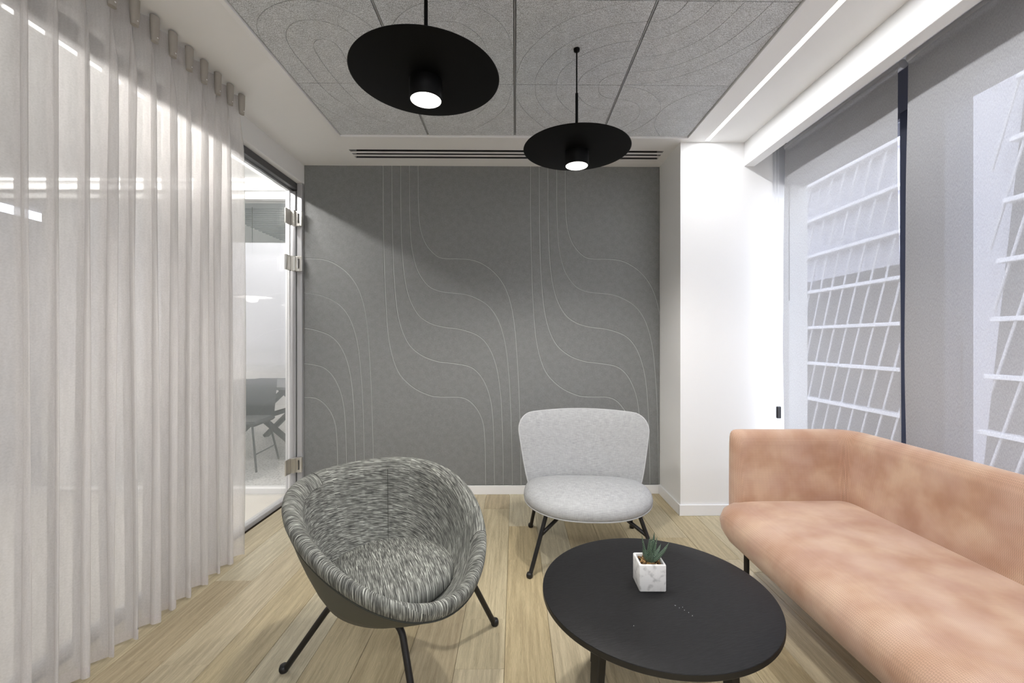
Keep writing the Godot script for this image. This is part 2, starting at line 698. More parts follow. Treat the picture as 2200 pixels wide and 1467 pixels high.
func build_ceiling() -> void:
	var c := struct("ceiling", "white ceiling around a field of grey felt tiles")
	var zf := 3.035          # far edge of the tile field
	var zn := -0.66
	var xl := -1.235
	var xr := 1.235
	var top := CEIL + 0.14
	slab("soffit", M.white, c, -1.86, xl, CEIL, top, -1.6, BACK + 0.05, 0)
	# the right strip is cut for the light channel
	slab("soffit", M.white, c, xr, 1.355, CEIL, top, -1.6, 3.09, 0)
	slab("soffit", M.white, c, 1.385, 2.02, CEIL, top, -1.6, 3.09, 0)
	slab("soffit", M.white, c, 1.355, 1.385, CEIL, top, 3.065, 3.09, 0)
	slab("soffit", M.white, c, 1.355, 1.385, CEIL, top, -1.6, -1.45, 0)
	slab("soffit", M.white, c, 1.355, 1.385, CEIL + 0.03, top, -1.45, 3.065, 0)
	slab("soffit", M.white, c, xl, xr, CEIL, top, -1.6, zn, 0)
	# back strip around the air slots
	slab("soffit", M.white, c, xl, 1.19, CEIL, top, zf, 3.225, 0)
	slab("soffit", M.white, c, xl, 1.19, CEIL, top, 3.395, BACK + 0.05, 0)
	slab("soffit", M.white, c, 1.118, 1.19, CEIL, top, 3.225, 3.395, 0)
	slab("soffit", M.white, c, 1.19, xr, CEIL, top, zf, 3.09, 0)
	slab("roof", M.white, c, -1.86, 2.2, top, top + 0.1, -1.6, BACK + 0.16, 0)
	# edge trim round the field: a white lip with a shadow gap
	for e in [[xl, xl + 0.026, zn, zf], [xr - 0.026, xr, zn, zf]]:
		slab("edge_trim", M.satin, c, e[0], e[1], CEIL - 0.009, CEIL + 0.03, e[2], e[3], 0.002)
	slab("edge_trim", M.satin, c, xl, xr, CEIL - 0.009, CEIL + 0.03, zf - 0.022, zf, 0.002)
	slab("edge_trim", M.satin, c, xl, xr, CEIL - 0.009, CEIL + 0.03, zn, zn + 0.022, 0.002)
	slab("backing", M.alu, c, xl, xr, CEIL + 0.04, CEIL + 0.06, zn, zf, 0)
	# tiles with scored curves
	var scores := ceiling_scores()
	var xs := [-1.212, -0.600, 0.0, 0.600, 1.212]
	var z := 3.012
	while z > zn + 0.05:
		var z0 := maxf(z - 0.6, zn + 0.025)
		for k in 4:
			var g := 0.0065
			var r := PackedVector2Array([Vector2(xs[k] + g, z0 + 0.002), Vector2(xs[k + 1] - g, z0 + 0.002), Vector2(xs[k + 1] - g, z - 0.002), Vector2(xs[k] + g, z - 0.002)])
			if Geometry2D.is_polygon_clockwise(r): r.reverse()
			var mb := MB.new()
			pieces(mb, cut([r], scores, 0.0024), func(v: Vector2, d: float): return Vector3(v.x, CEIL + 0.004 - d, -v.y), 0.0035, 0.0006)
			pieces(mb, [r], func(v: Vector2, d: float): return Vector3(v.x, CEIL + 0.0075 - d, -v.y), 0.02, 0.0002)
			part(mb, "felt_tile", M.tile, c, false)
		z -= 0.6
	# runners between the columns of tiles
	for k in [1, 2, 3]:
		slab("runner", M.alu, c, xs[k] - 0.003, xs[k] + 0.003, CEIL + 0.006, CEIL + 0.04, zn + 0.03, 3.01, 0.001)
	# light channel
	var ch := thing("light_channel", "long white light line set in the ceiling beside the window", "ceiling light", W(1.37, CEIL, 0.8))
	var mb2 := MB.new()
	mb2.box(Vector3(0, 0.012, 0), Vector3(0.028, 0.02, 4.51), 0.003)
	part(mb2, "diffuser", glow(Color(1, 0.99, 0.98), 2.6), ch)
	lamp("area", "light_channel_light", W(1.37, CEIL - 0.004, 0.8), 2.5, Color(0.985, 0.99, 1.0), Vector2(0.026, 4.5), DOWN)
	var cn := thing("light_channel", "added unseen fill light line on the ceiling behind the camera", "ceiling light", W(0.0, CEIL, -1.1))  # fill lamp added out of view to light chair fronts and felt wall
	var mb3 := MB.new()
	mb3.box(Vector3(0, -0.003, 0), Vector3(2.4, 0.006, 0.028), 0.001)
	part(mb3, "diffuser", glow(Color(1, 0.99, 0.98), 2.6), cn)
	lamp("area", "light_channel_light", W(0.0, CEIL - 0.01, -1.1), 3.8, Color(0.985, 0.99, 1.0), Vector2(2.4, 0.026), DOWN)  # the added fill's light, from behind the camera
	# air slots
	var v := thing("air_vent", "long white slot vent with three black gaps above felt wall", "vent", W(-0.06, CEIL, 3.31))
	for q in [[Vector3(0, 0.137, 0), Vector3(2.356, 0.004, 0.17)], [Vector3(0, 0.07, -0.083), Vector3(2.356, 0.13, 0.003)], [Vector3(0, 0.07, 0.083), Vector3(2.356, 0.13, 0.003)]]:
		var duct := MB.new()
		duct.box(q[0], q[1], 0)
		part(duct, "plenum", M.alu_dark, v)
	for q in [-0.0275, 0.0275, -0.081, 0.081]:
		var wide := 0.026 if absf(q) < 0.05 else 0.008
		var blade := MB.new()
		blade.box(Vector3(0, 0.0015, q), Vector3(2.356, 0.003, wide), 0.0008)
		part(blade, "blade", M.satin, v)


func ceiling_scores() -> Array:
	var s := 2.934
	var left := [
		[[945, 180], [860, 115], [750, 55], [640, 18], [540, 2], [430, 2], [320, 32], [240, 85], [210, 150], [235, 240], [300, 330]],
		[[900, 295], [840, 245], [740, 170], [600, 130], [500, 128], [430, 152], [395, 205], [405, 265], [450, 340], [540, 450], [605, 532], [700, 618], [850, 705], [1000, 760], [1150, 790]],
		[[860, 470], [820, 430], [780, 385], [740, 315], [690, 265], [630, 246], [585, 255], [568, 288], [590, 340], [650, 430], [735, 533], [800, 600], [900, 680], [1030, 730]],
		[[500, 570], [600, 655], [750, 740], [900, 795], [1050, 830]],
		[[1040, 250], [1060, 165], [1120, 90], [1200, 40], [1300, 12], [1450, 8], [1600, 45], [1720, 120], [1790, 210], [1818, 300], [1826, 420], [1820, 540], [1805, 610], [1775, 680], [1700, 750], [1600, 805]],
		[[1230, 260], [1250, 190], [1310, 150], [1400, 136], [1500, 152], [1600, 215], [1650, 285], [1672, 350], [1690, 450], [1690, 560], [1660, 660], [1590, 730], [1500, 780]],
	]
	var right := [
		[[75, 560], [70, 540], [85, 480], [120, 380], [200, 280], [330, 170], [500, 90], [700, 32], [850, 8], [940, 0]],
		[[330, 850], [230, 780], [140, 700], [90, 620], [73, 560]],
		[[420, 805], [330, 750], [260, 690], [215, 620], [205, 550], [212, 480], [270, 390], [370, 300], [520, 220], [700, 162], [800, 145], [900, 137], [1000, 128], [1080, 95], [1140, 45], [1180, -10]],
		[[470, 730], [390, 670], [345, 610], [338, 550], [355, 470], [420, 400], [540, 330], [680, 280], [800, 260], [900, 254], [1000, 240], [1120, 190], [1250, 110], [1370, -10]],
		[[700, 694], [600, 685], [520, 650], [475, 600], [467, 545], [500, 480], [570, 430], [660, 390], [760, 365], [900, 357], [1050, 335], [1200, 275], [1350, 180], [1550, -10]],
		[[640, 850], [760, 800], [840, 750], [865, 700], [850, 660], [800, 635], [720, 625], [650, 615], [612, 590], [604, 545], [622, 508], [670, 480], [740, 460], [870, 452], [1050, 425], [1230, 360], [1400, 275], [1560, 150], [1730, -10]],
		[[740, 860], [850, 810], [930, 760], [985, 710], [992, 650], [950, 600], [870, 562], [760, 543], [720, 542]],
		[[720, 539], [850, 531], [1000, 510], [1200, 455], [1400, 370], [1600, 260], [1790, 125]],
		[[990, 855], [965, 815], [957, 780], [980, 720], [1050, 660], [1150, 610], [1300, 562], [1420, 549]],
		[[1190, 819], [1110, 810], [1080, 778], [1090, 735], [1150, 685], [1250, 640], [1350, 625]],
		[[1240, 757], [1220, 755], [1205, 735], [1230, 710], [1290, 695]],
		[[630, 720], [690, 700], [735, 705], [740, 722], [700, 740], [640, 745]],
	]
	var out := []
	for set_ in [[left, Vector2(480, 0)], [right, Vector2(1080, 0)]]:
		for l in set_[0]:
			var pts := []
			for q in l:
				var w := on_y(set_[1].x + q[0] / s, set_[1].y + q[1] / s, CEIL + 0.004)
				pts.append(Vector2(w.x, -w.z))
			out.append(smooth_path(pts, 5))
	return out


func build_felt_wall() -> void:
	var w := thing("felt_wall_panel", "large dark grey felt panelling with flowing cut lines on end wall", "wall panel", W(-0.26, 0, BACK))
	# two outermost lines of the wave, in the picture of the wall (px), and the rows between them
	var a := [[512, 20], [512, 120], [513, 190], [520, 290], [545, 365], [590, 415], [630, 427], [680, 428], [740, 433], [790, 452], [840, 490], [880, 545], [907, 620], [924, 720], [934, 850], [942, 1000], [948, 1200], [951, 1420]]
	var b := [[362, 20], [363, 200], [366, 400], [373, 600], [388, 780], [425, 905], [490, 975], [560, 1009], [600, 1016], [640, 1017], [690, 1018], [722, 1028], [750, 1052], [775, 1090], [790, 1135], [796, 1200], [799, 1300], [800, 1420]]
	var z0 := 1.9825
	var lo := on_z(657, 1043, BACK)
	var hi := on_z(1416, 360, BACK)
	var x0 := -1.708
	var x1 := 1.184
	var y0 := 0.076
	var y1 := CEIL + 0.01
	var per := 1.2
	var lines := []
	for k in [-1, 0, 1]:
		for i in 5:
			var pts := []
			for j in a.size():
				var q := Vector2(a[j][0], a[j][1]).lerp(Vector2(b[j][0], b[j][1]), i / 4.0)
				var p := on_z(640 + q.x / z0, 340 + q.y / z0, BACK)
				pts.append(Vector2(p.x + k * per, p.y))
			lines.append(smooth_path(pts, 5))
	var base := PackedVector2Array([Vector2(x0, y0), Vector2(x1, y0), Vector2(x1, y1), Vector2(x0, y1)])
	if Geometry2D.is_polygon_clockwise(base): base.reverse()
	for q in cut([base], lines, 0.0055):
		var mb := MB.new()
		pieces(mb, [q], func(v: Vector2, d: float): return Vector3(v.x + 0.26, v.y, d), 0.003, 0.0028)
		part(mb, "felt_strip", M.felt, w, false)
	slab("backing", M.groove_highlight, w, x0 + 0.26, x1 + 0.26, y0, y1, 0.003, 0.0125, 0)  # pale backing paints caught light into the cut lines


func build_window_side() -> void:
	var pl := struct("trim_pelmet", "white drop panel hiding the tops of the roller blinds")
	slab("panel", M.white, pl, 1.648, 1.721, 2.503, CEIL + 0.02, -1.6, 3.09, 0.002)
	var wr := struct("wall_right", "window wall with opaque band above the glass")
	slab("spandrel", M.spandrel, wr, WIN - 0.01, WIN + 0.16, 2.41, 3.1, -1.6, 3.2, 0)
	slab("jamb", M.white, wr, 1.855, WIN + 0.16, 0, 3.1, 3.2, 3.7, 0)
	slab("kerb", M.spandrel, wr, WIN - 0.04, WIN + 0.16, -0.1, 0.10, -1.6, 3.2, 0)
	var wi := struct("window_1", "tall window panes in dark frames")
	for f in [[1.955, 2.185], [0.95, 1.18], [-0.1, 0.13], [-1.1, -0.87]]:
		slab("mullion", M.mullion, wi, WIN - 0.06, WIN + 0.08, 0.10, 2.41, f[0], f[1], 0.004)
	var cuts := [[2.185, 3.2], [1.18, 1.955], [0.13, 0.95], [-0.87, -0.1], [-1.6, -1.1]]
	for q in cuts:
		slab("pane", M.glass, wi, WIN + 0.02, WIN + 0.026, 0.10, 2.41, q[0], q[1], 0)
	# blinds: a cloth with a soft wave at its edge, a tube above and a bar below
	roller_blind("grey screen roller blind hanging next to the white pillar", 2.072, 2.972)
	roller_blind("grey screen roller blind hanging over the dark mullion behind sofa", 1.03, 2.036)
	roller_blind("grey screen roller blind at the sofa's near end", 0.0, 1.01)
	roller_blind("grey screen roller blind behind the photographer's side", -1.5, -0.02)
	# bead chain with its tensioner on the pillar's corner
	var ch := thing("blind_chain", "thin white bead chain with black tensioner beside the pillar", "chain", W(1.872, 0.72, 3.07))
	var mb := MB.new()
	mb.tube([Vector3(-0.012, 0.06, 0), Vector3(-0.012, 1.9, 0)], 0.0016, 6)
	mb.tube([Vector3(0.012, 0.06, 0), Vector3(0.012, 1.9, 0)], 0.0016, 6)
	part(mb, "chain", M.satin, ch)
	var tb := MB.new()
	tb.box(Vector3(0.012, 0.02, 0), Vector3(0.03, 0.085, 0.02), 0.004)
	part(tb, "tensioner", M.black, ch)


func roller_blind(label: String, z0: float, z1: float) -> void:
	var o := thing("roller_blind", label, "blind", W(BLIND, 0.0, (z0 + z1) / 2), 0.0, "roller blinds along the window")
	var h := (z1 - z0) / 2
	var rows := []
	for i in 40:
		var y := 0.06 + 2.52 * i / 39.0
		var r := PackedVector3Array()
		for j in 25:
			var t := -1.0 + 2.0 * j / 24.0
			var edge := pow(absf(t), 8.0)
			var x := 0.006 * edge * sin(y * 2.4 + t) + 0.0015 * sin(y * 7.0 + t * 3.0)
			r.append(Vector3(x, y, -t * (h + 0.004 * edge * sin(y * 2.0))))
		rows.append(r)
	var mb := MB.new()
	mb.grid(rows)
	part(mb, "cloth", M.blind, o, false)
	var tu := MB.new()
	tu.tube([Vector3(0.02, 2.59, -h), Vector3(0.02, 2.59, h)], 0.022, 16)
	part(tu, "tube", M.alu, o)
	var ba := MB.new()
	ba.box(Vector3(0, 0.05, 0), Vector3(0.014, 0.03, 2 * h), 0.004)
	part(ba, "bottom_bar", M.alu, o)


func build_glass_side() -> void:
	var wl := struct("wall_left", "white header above the glass partition")
	slab("header", M.white, wl, -1.86, -1.708, 2.52, CEIL + 0.05, -1.6, BACK + 0.012, 0.002)
	var gp := struct("window_2", "glass partition with grey metal frame")
	slab("head_rail", M.alu_dark, gp, -1.835, -1.755, 2.47, 2.52, -1.6, BACK + 0.01, 0.002)
	slab("head_stop", M.alu, gp, -1.825, -1.80, 2.452, 2.47, -1.6, BACK + 0.01, 0.002)
	slab("floor_rail", M.alu, gp, -1.825, -1.765, 0.0, 0.03, -1.6, BACK + 0.01, 0.003)
	slab("post", M.alu, gp, -1.835, -1.765, 0.03, 2.455, 3.505, BACK + 0.012, 0.003)
	slab("post", M.alu, gp, -1.752, -1.712, 0.0, 2.52, 3.50, BACK + 0.005, 0.003)
	slab("post", M.alu, gp, -1.815, -1.775, 0.03, 2.455, 2.555, 2.585, 0.003)
	slab("pane", M.glass, gp, GLASS - 0.005, GLASS + 0.005, 0.03, 2.47, 0.75, 2.555, 0)
	slab("pane", M.glass, gp, GLASS - 0.005, GLASS + 0.005, 0.03, 2.47, -1.6, 0.74, 0)
	var d := struct("door_1", "frameless glass door on steel hinges")
	slab("pane", M.glass, d, GLASS - 0.005, GLASS + 0.005, 0.035, 2.44, 2.592, 3.445, 0)
	slab("seal", M.satin, d, GLASS - 0.007, GLASS + 0.007, 0.035, 2.44, 3.445, 3.463, 0.001)
	for y in [2.225, 1.865, 0.262]:
		var h := MB.new()
		h.box(W(-1.776, y, 3.41), Vector3(0.012, 0.12, 0.085), 0.003)
		h.box(W(-1.7505, y, 3.478), Vector3(0.044, 0.12, 0.026), 0.003)
		h.box(W(-1.7065, y, 3.478), Vector3(0.020, 0.12, 0.026), 0.003)
		for e in [-0.049, 0.049]:
			h.box(W(-1.7225, y + e, 3.478), Vector3(0.016, 0.022, 0.026), 0.002)
		h.box(W(-1.757, y, 3.455), Vector3(0.03, 0.12, 0.03), 0.004)
		part(h, "hinge", M.steel, d)


func build_lobby() -> void:
	# the lobby beyond the glass and the meeting room at its end
	var fl := struct("floor", "pale smooth lobby floor beyond the glass partition")
	slab("surface", M.lobby_floor, fl, -6.2, -1.83, -0.12, 0.0, -1.6, 3.56, 0)
	var ce := struct("ceiling", "white lobby ceiling beyond the glass partition")
	slab("surface", M.white, ce, -6.2, -1.86, 2.551, 2.7, -1.6, 3.55, 0)
	var wl := struct("wall_lobby", "white lobby walls far beyond the glass")
	slab("plaster", M.white, wl, -6.3, -6.15, 0, 2.8, -1.6, 7.7, 0)
	var lc := thing("light_channel", "angled white light line in the lobby ceiling beyond the glass", "ceiling light", W(-1.975, 2.55, 3.515))
	var mb := MB.new()
	mb.box(Vector3(0, -0.004, 0.9), Vector3(0.03, 0.008, 1.83), 0.001)
	mb.box(Vector3(-1.15, -0.004, 0), Vector3(2.3, 0.008, 0.03), 0.001)
	part(mb, "diffuser", glow(Color(1, 0.99, 0.97), 2.8), lc)
	lamp("area", "lobby_line_light", W(-1.975, 2.535, 2.5), 3.7, Color(1, 0.99, 0.97), Vector2(0.03, 1.6), DOWN)
	lamp("area", "lobby_line_light", W(-3.1, 2.535, 3.50), 0.35, Color(1, 0.99, 0.97), Vector2(2.2, 0.03), DOWN)
	# partition of the meeting room
	var wm := struct("wall_meeting_room", "white framed glass front of the meeting room")
	slab("bulkhead", M.white, wm, -6.2, -1.86, 2.405, 2.7, 3.55, 3.66, 0.002)
	slab("shadow_trim", M.satin, wm, -6.2, -1.86, 2.47, 2.485, 3.535, 3.55, 0.001)
	slab("base_rail", M.satin, wm, -6.2, -1.86, 0, 0.045, 3.56, 3.64, 0.002)
	slab("post", M.satin, wm, -1.862, -1.815, 0, 2.47, 3.535, 3.60, 0.002)
	slab("pane", M.glass, wm, -6.2, -1.862, 0.045, 2.405, 3.60, 3.61, 0)
	var film := MB.new()
	var fy0 := 0.72
	var fy1 := 2.06
	for k in 4:
		var xa := -1.862 - k * 1.08
		var xb := xa - 1.08
		film.quad(W(xb, fy1, 3.596), W(xa, fy1, 3.596), W(xa, fy0, 3.596), W(xb, fy0, 3.596), Vector2(k * 26, 0), Vector2(k * 26 + 26, 0), Vector2(k * 26 + 26, 1), Vector2(k * 26, 1))
	part(film, "frosted_film", M.film, wm, false)
	var wr := struct("wall_meeting_side", "white side walls of the meeting room")
	slab("plaster", M.white, wr, -1.862, -1.75, 0, 3.1, 3.70, 7.6, 0)
	slab("plaster", M.white, wr, -3.95, -3.83, 0, 3.1, 3.66, 7.6, 0)
	slab("plaster", M.white, wr, -6.2, -1.86, 0, 3.1, 7.5, 7.65, 0)
	var fm := struct("floor", "speckled pale floor of the meeting room")
	slab("surface", M.terrazzo, fm, -6.2, -1.86, -0.12, 0.0, 3.56, 7.6, 0)
	var cm := struct("ceiling", "grey ribbed ceiling of the meeting room")
	slab("deck", M.ribbed, cm, -6.2, -1.86, 2.92, 3.05, 3.66, 7.6, 0)
	for i in 40:
		slab("rib", M.ribbed, cm, -3.83, -1.87, 2.895, 2.925, 3.75 + i * 0.095, 3.79 + i * 0.095, 0.003)
	var dk := thing("air_duct", "grey square duct under the ribbed meeting room ceiling", "duct", W(-2.6, 2.60, 4.2))
	var db := MB.new()
	db.box(Vector3(0.1, 0.1, 0), Vector3(1.2, 0.22, 0.35), 0.006)
	part(db, "casing", M.ribbed, dk)
	var rail := MB.new()
	rail.box(Vector3(0, 0.24, 0.55), Vector3(2.1, 0.03, 0.04), 0.003)
	part(rail, "hanger", M.ribbed, dk)
	# glowing pendants behind the film
	for q in [[-2.95, 1.74, 4.9, "glowing pendant over the near end of the meeting table"], [-2.78, 1.70, 5.6, "glowing pendant over the far end of the meeting table"]]:
		var p := thing("meeting_room_lamp", q[3], "pendant lamp", W(q[0], q[1], q[2]), 0, "glowing lamps in the meeting room")
		var sh := MB.new()
		sh.lathe([Vector2(0.001, 0.09), Vector2(0.06, 0.085), Vector2(0.17, 0.03), Vector2(0.20, 0.0), Vector2(0.19, 0.0), Vector2(0.15, 0.02), Vector2(0.001, 0.06)], Vector3.ZERO, 32)
		part(sh, "shade", M.satin, p)
		var bu := MB.new()
		bu.lathe([Vector2(0.001, -0.06), Vector2(0.05, -0.045), Vector2(0.07, 0.0), Vector2(0.05, 0.045), Vector2(0.001, 0.058)], Vector3.ZERO, 24)
		part(bu, "bulb", glow(Color(1, 0.97, 0.93), 8.0), p)
		var co := MB.new()
		co.tube([Vector3(0, 0.085, 0), Vector3(0, 2.9 - q[1], 0)], 0.004, 8)
		part(co, "cord", M.black, p)
		lamp("omni", "meeting_room_light", W(q[0], q[1] - 0.0, q[2]), 0.7, Color(1, 0.97, 0.93), Vector2(0.05, 0))
	# table and chairs in the meeting room
	var t := thing("meeting_table", "dark meeting table on crossed legs behind frosted glass", "table", W(-2.95, 0, 5.3))
	var tp := MB.new()
	tp.box(Vector3(0, 0.735, 0), Vector3(1.0, 0.03, 1.2), 0.004)
	part(tp, "tabletop", M.chair_grey, t)
	for z in [0.3, -0.6]:
		for s in [-1.0, 1.0]:
			var lg := MB.new()
			lg.tube([Vector3(-0.32 * s, 0.0, z + 0.2 * s), Vector3(0.32 * s, 0.72, z - 0.05 * s)], 0.035, 4)
			part(lg, "leg", M.chair_grey, t)
	var bar := MB.new()
	bar.box(Vector3(0, 0.36, -0.15), Vector3(0.05, 0.05, 0.95), 0.004)
	part(bar, "stretcher", M.chair_grey, t)
	small_chair(W(-2.72, 0, 4.36), 0.1, "dark grey chair at the end of the meeting table beside frosted glass")
	small_chair(W(-3.28, 0, 4.36), -0.1, "dark grey chair at the meeting table's corner beside the white side wall")
	small_chair(W(-2.12, 0, 5.05), 1.6, "dark grey chair on the long side of the meeting table")


func small_chair(at: Vector3, turn: float, label: String) -> void:
	var o := thing("meeting_chair", label, "chair", at, turn, "chairs around the meeting table")
	var seat := MB.new()
	seat.box(Vector3(0, 0.45, 0), Vector3(0.44, 0.05, 0.44), 0.02)
	part(seat, "seat", M.chair_grey, o)
	var back := MB.new()
	var rows := []
	for i in 6:
		var r := PackedVector3Array()
		for j in 9:
			var u := -1.0 + j / 4.0
			r.append(Vector3(0.22 * u, 0.47 + 0.075 * i, -0.23 + 0.07 * u * u - 0.015 * i))
		rows.append(r)
	back.grid(rows)
	for i in 6:
		for j in 9:
			rows[i][j] += Vector3(0, 0, -0.02)
	back.grid(rows, null, false, 0, true)
	part(back, "backrest", M.chair_grey, o, false)
	for sx in [-1.0, 1.0]:
		for sz in [-1.0, 1.0]:
			var lg := MB.new()
			lg.tube([Vector3(0.24 * sx, 0, 0.24 * sz), Vector3(0.17 * sx, 0.44, 0.17 * sz)], 0.010, 8)
			part(lg, "leg", M.chair_grey, o)
		var st := MB.new()
		st.tube([Vector3(0.215 * sx, 0.16, 0.215), Vector3(0.215 * sx, 0.16, -0.215)], 0.007, 6)
		part(st, "stretcher", M.chair_grey, o)


func build_neighbour() -> void:
	# the office building across the street, seen through the screens
	var n := 9.0
	var o := thing("neighbour_building", "grey building across the street with white ledges and slanted fins", "building", W(n, -9.0, 8.0))
	var base := Vector3(n, -9.0, -8.0)
	var box := func(called: String, m: Material, x0: float, x1: float, y0: float, y1: float, z0: float, z1: float) -> void:
		var mb := MB.new()
		mb.box(W((x0 + x1) / 2, (y0 + y1) / 2, (z0 + z1) / 2) - base, Vector3(x1 - x0, y1 - y0, z1 - z0), 0.01)
		part(mb, called, m, o)
	box.call("wall", M.clad_dark, n + 0.25, n + 3.0, -9.0, 3.1, 9.85, 14.9)
	box.call("wall", M.pier_sky_tint, n + 0.25, n + 3.0, 3.1, 9.5, 9.85, 14.9)  # paler upper wall: sky reflection painted into its colour
	box.call("pier", M.pier_sky_tint, n + 0.35, n + 3.0, -9.0, 9.5, 8.0, 9.85)
	box.call("wall", M.clad_dark, n + 0.3, n + 3.0, -9.0, 3.3, 1.0, 8.0)
	box.call("wall", M.pier_sky_tint, n + 0.3, n + 3.0, 3.3, 9.5, 1.0, 8.0)  # reflected sky put into the upper wall's colour here too
	# slanted flank of the nearer wing
	var sl := MB.new()
	var za := func(y: float) -> float: return 8.27 - 0.098 * (y - 0.0)
	var f0 := [W(n + 0.2, -3.0, za.call(-3.0)) - base, W(n + 0.2, 7.0, za.call(7.0)) - base, W(n + 0.2, 7.0, 7.2) - base, W(n + 0.2, -3.0, 7.6) - base]
	var f1 := []
	for v in f0: f1.append(v + Vector3(0.3, 0, 0))
	sl.quad(f0[0], f0[1], f0[2], f0[3])
	sl.quad(f1[3], f1[2], f1[1], f1[0])
	for i in 4:
		var k := (i + 1) % 4
		sl.quad(f0[k], f0[i], f1[i], f1[k])
	part(sl, "flank", M.clad_dark, o)
	for k in range(-7, 7):
		var y := EYE + n * (-0.195 + 0.1205 * k)
		box.call("ledge", M.ledge, n - 0.0, n + 0.3, y - 0.045, y + 0.045, 9.95, 13.6)
		box.call("ledge", M.ledge, n - 0.0, n + 0.3, y - 0.045, y + 0.045, 1.0, za.call(y))
	for i in 15:
		fin(o, base, n + 0.1, 9.2 + i * 0.45, 9.95, 13.6)
	for i in 22:
		fin(o, base, n + 0.1, 2.0 + i * 0.42, 1.0, 8.2)


func fin(o: Node3D, base: Vector3, x: float, z_mid: float, z_lo: float, z_hi: float) -> void:
	# leans along the facade: lower end farther away
	var pts := []
	for i in 41:
		var y := -4.5 + 12.0 * i / 40.0
		var z := z_mid - 0.30 * (y - 1.2)
		if z > z_lo and z < z_hi:
			pts.append(W(x, y, z) - base)
	if pts.size() < 3:
		return
	var mb := MB.new()
	mb.tube([pts[0], pts[-1]], 0.032, 4)
	part(mb, "fin", M.fin, o)


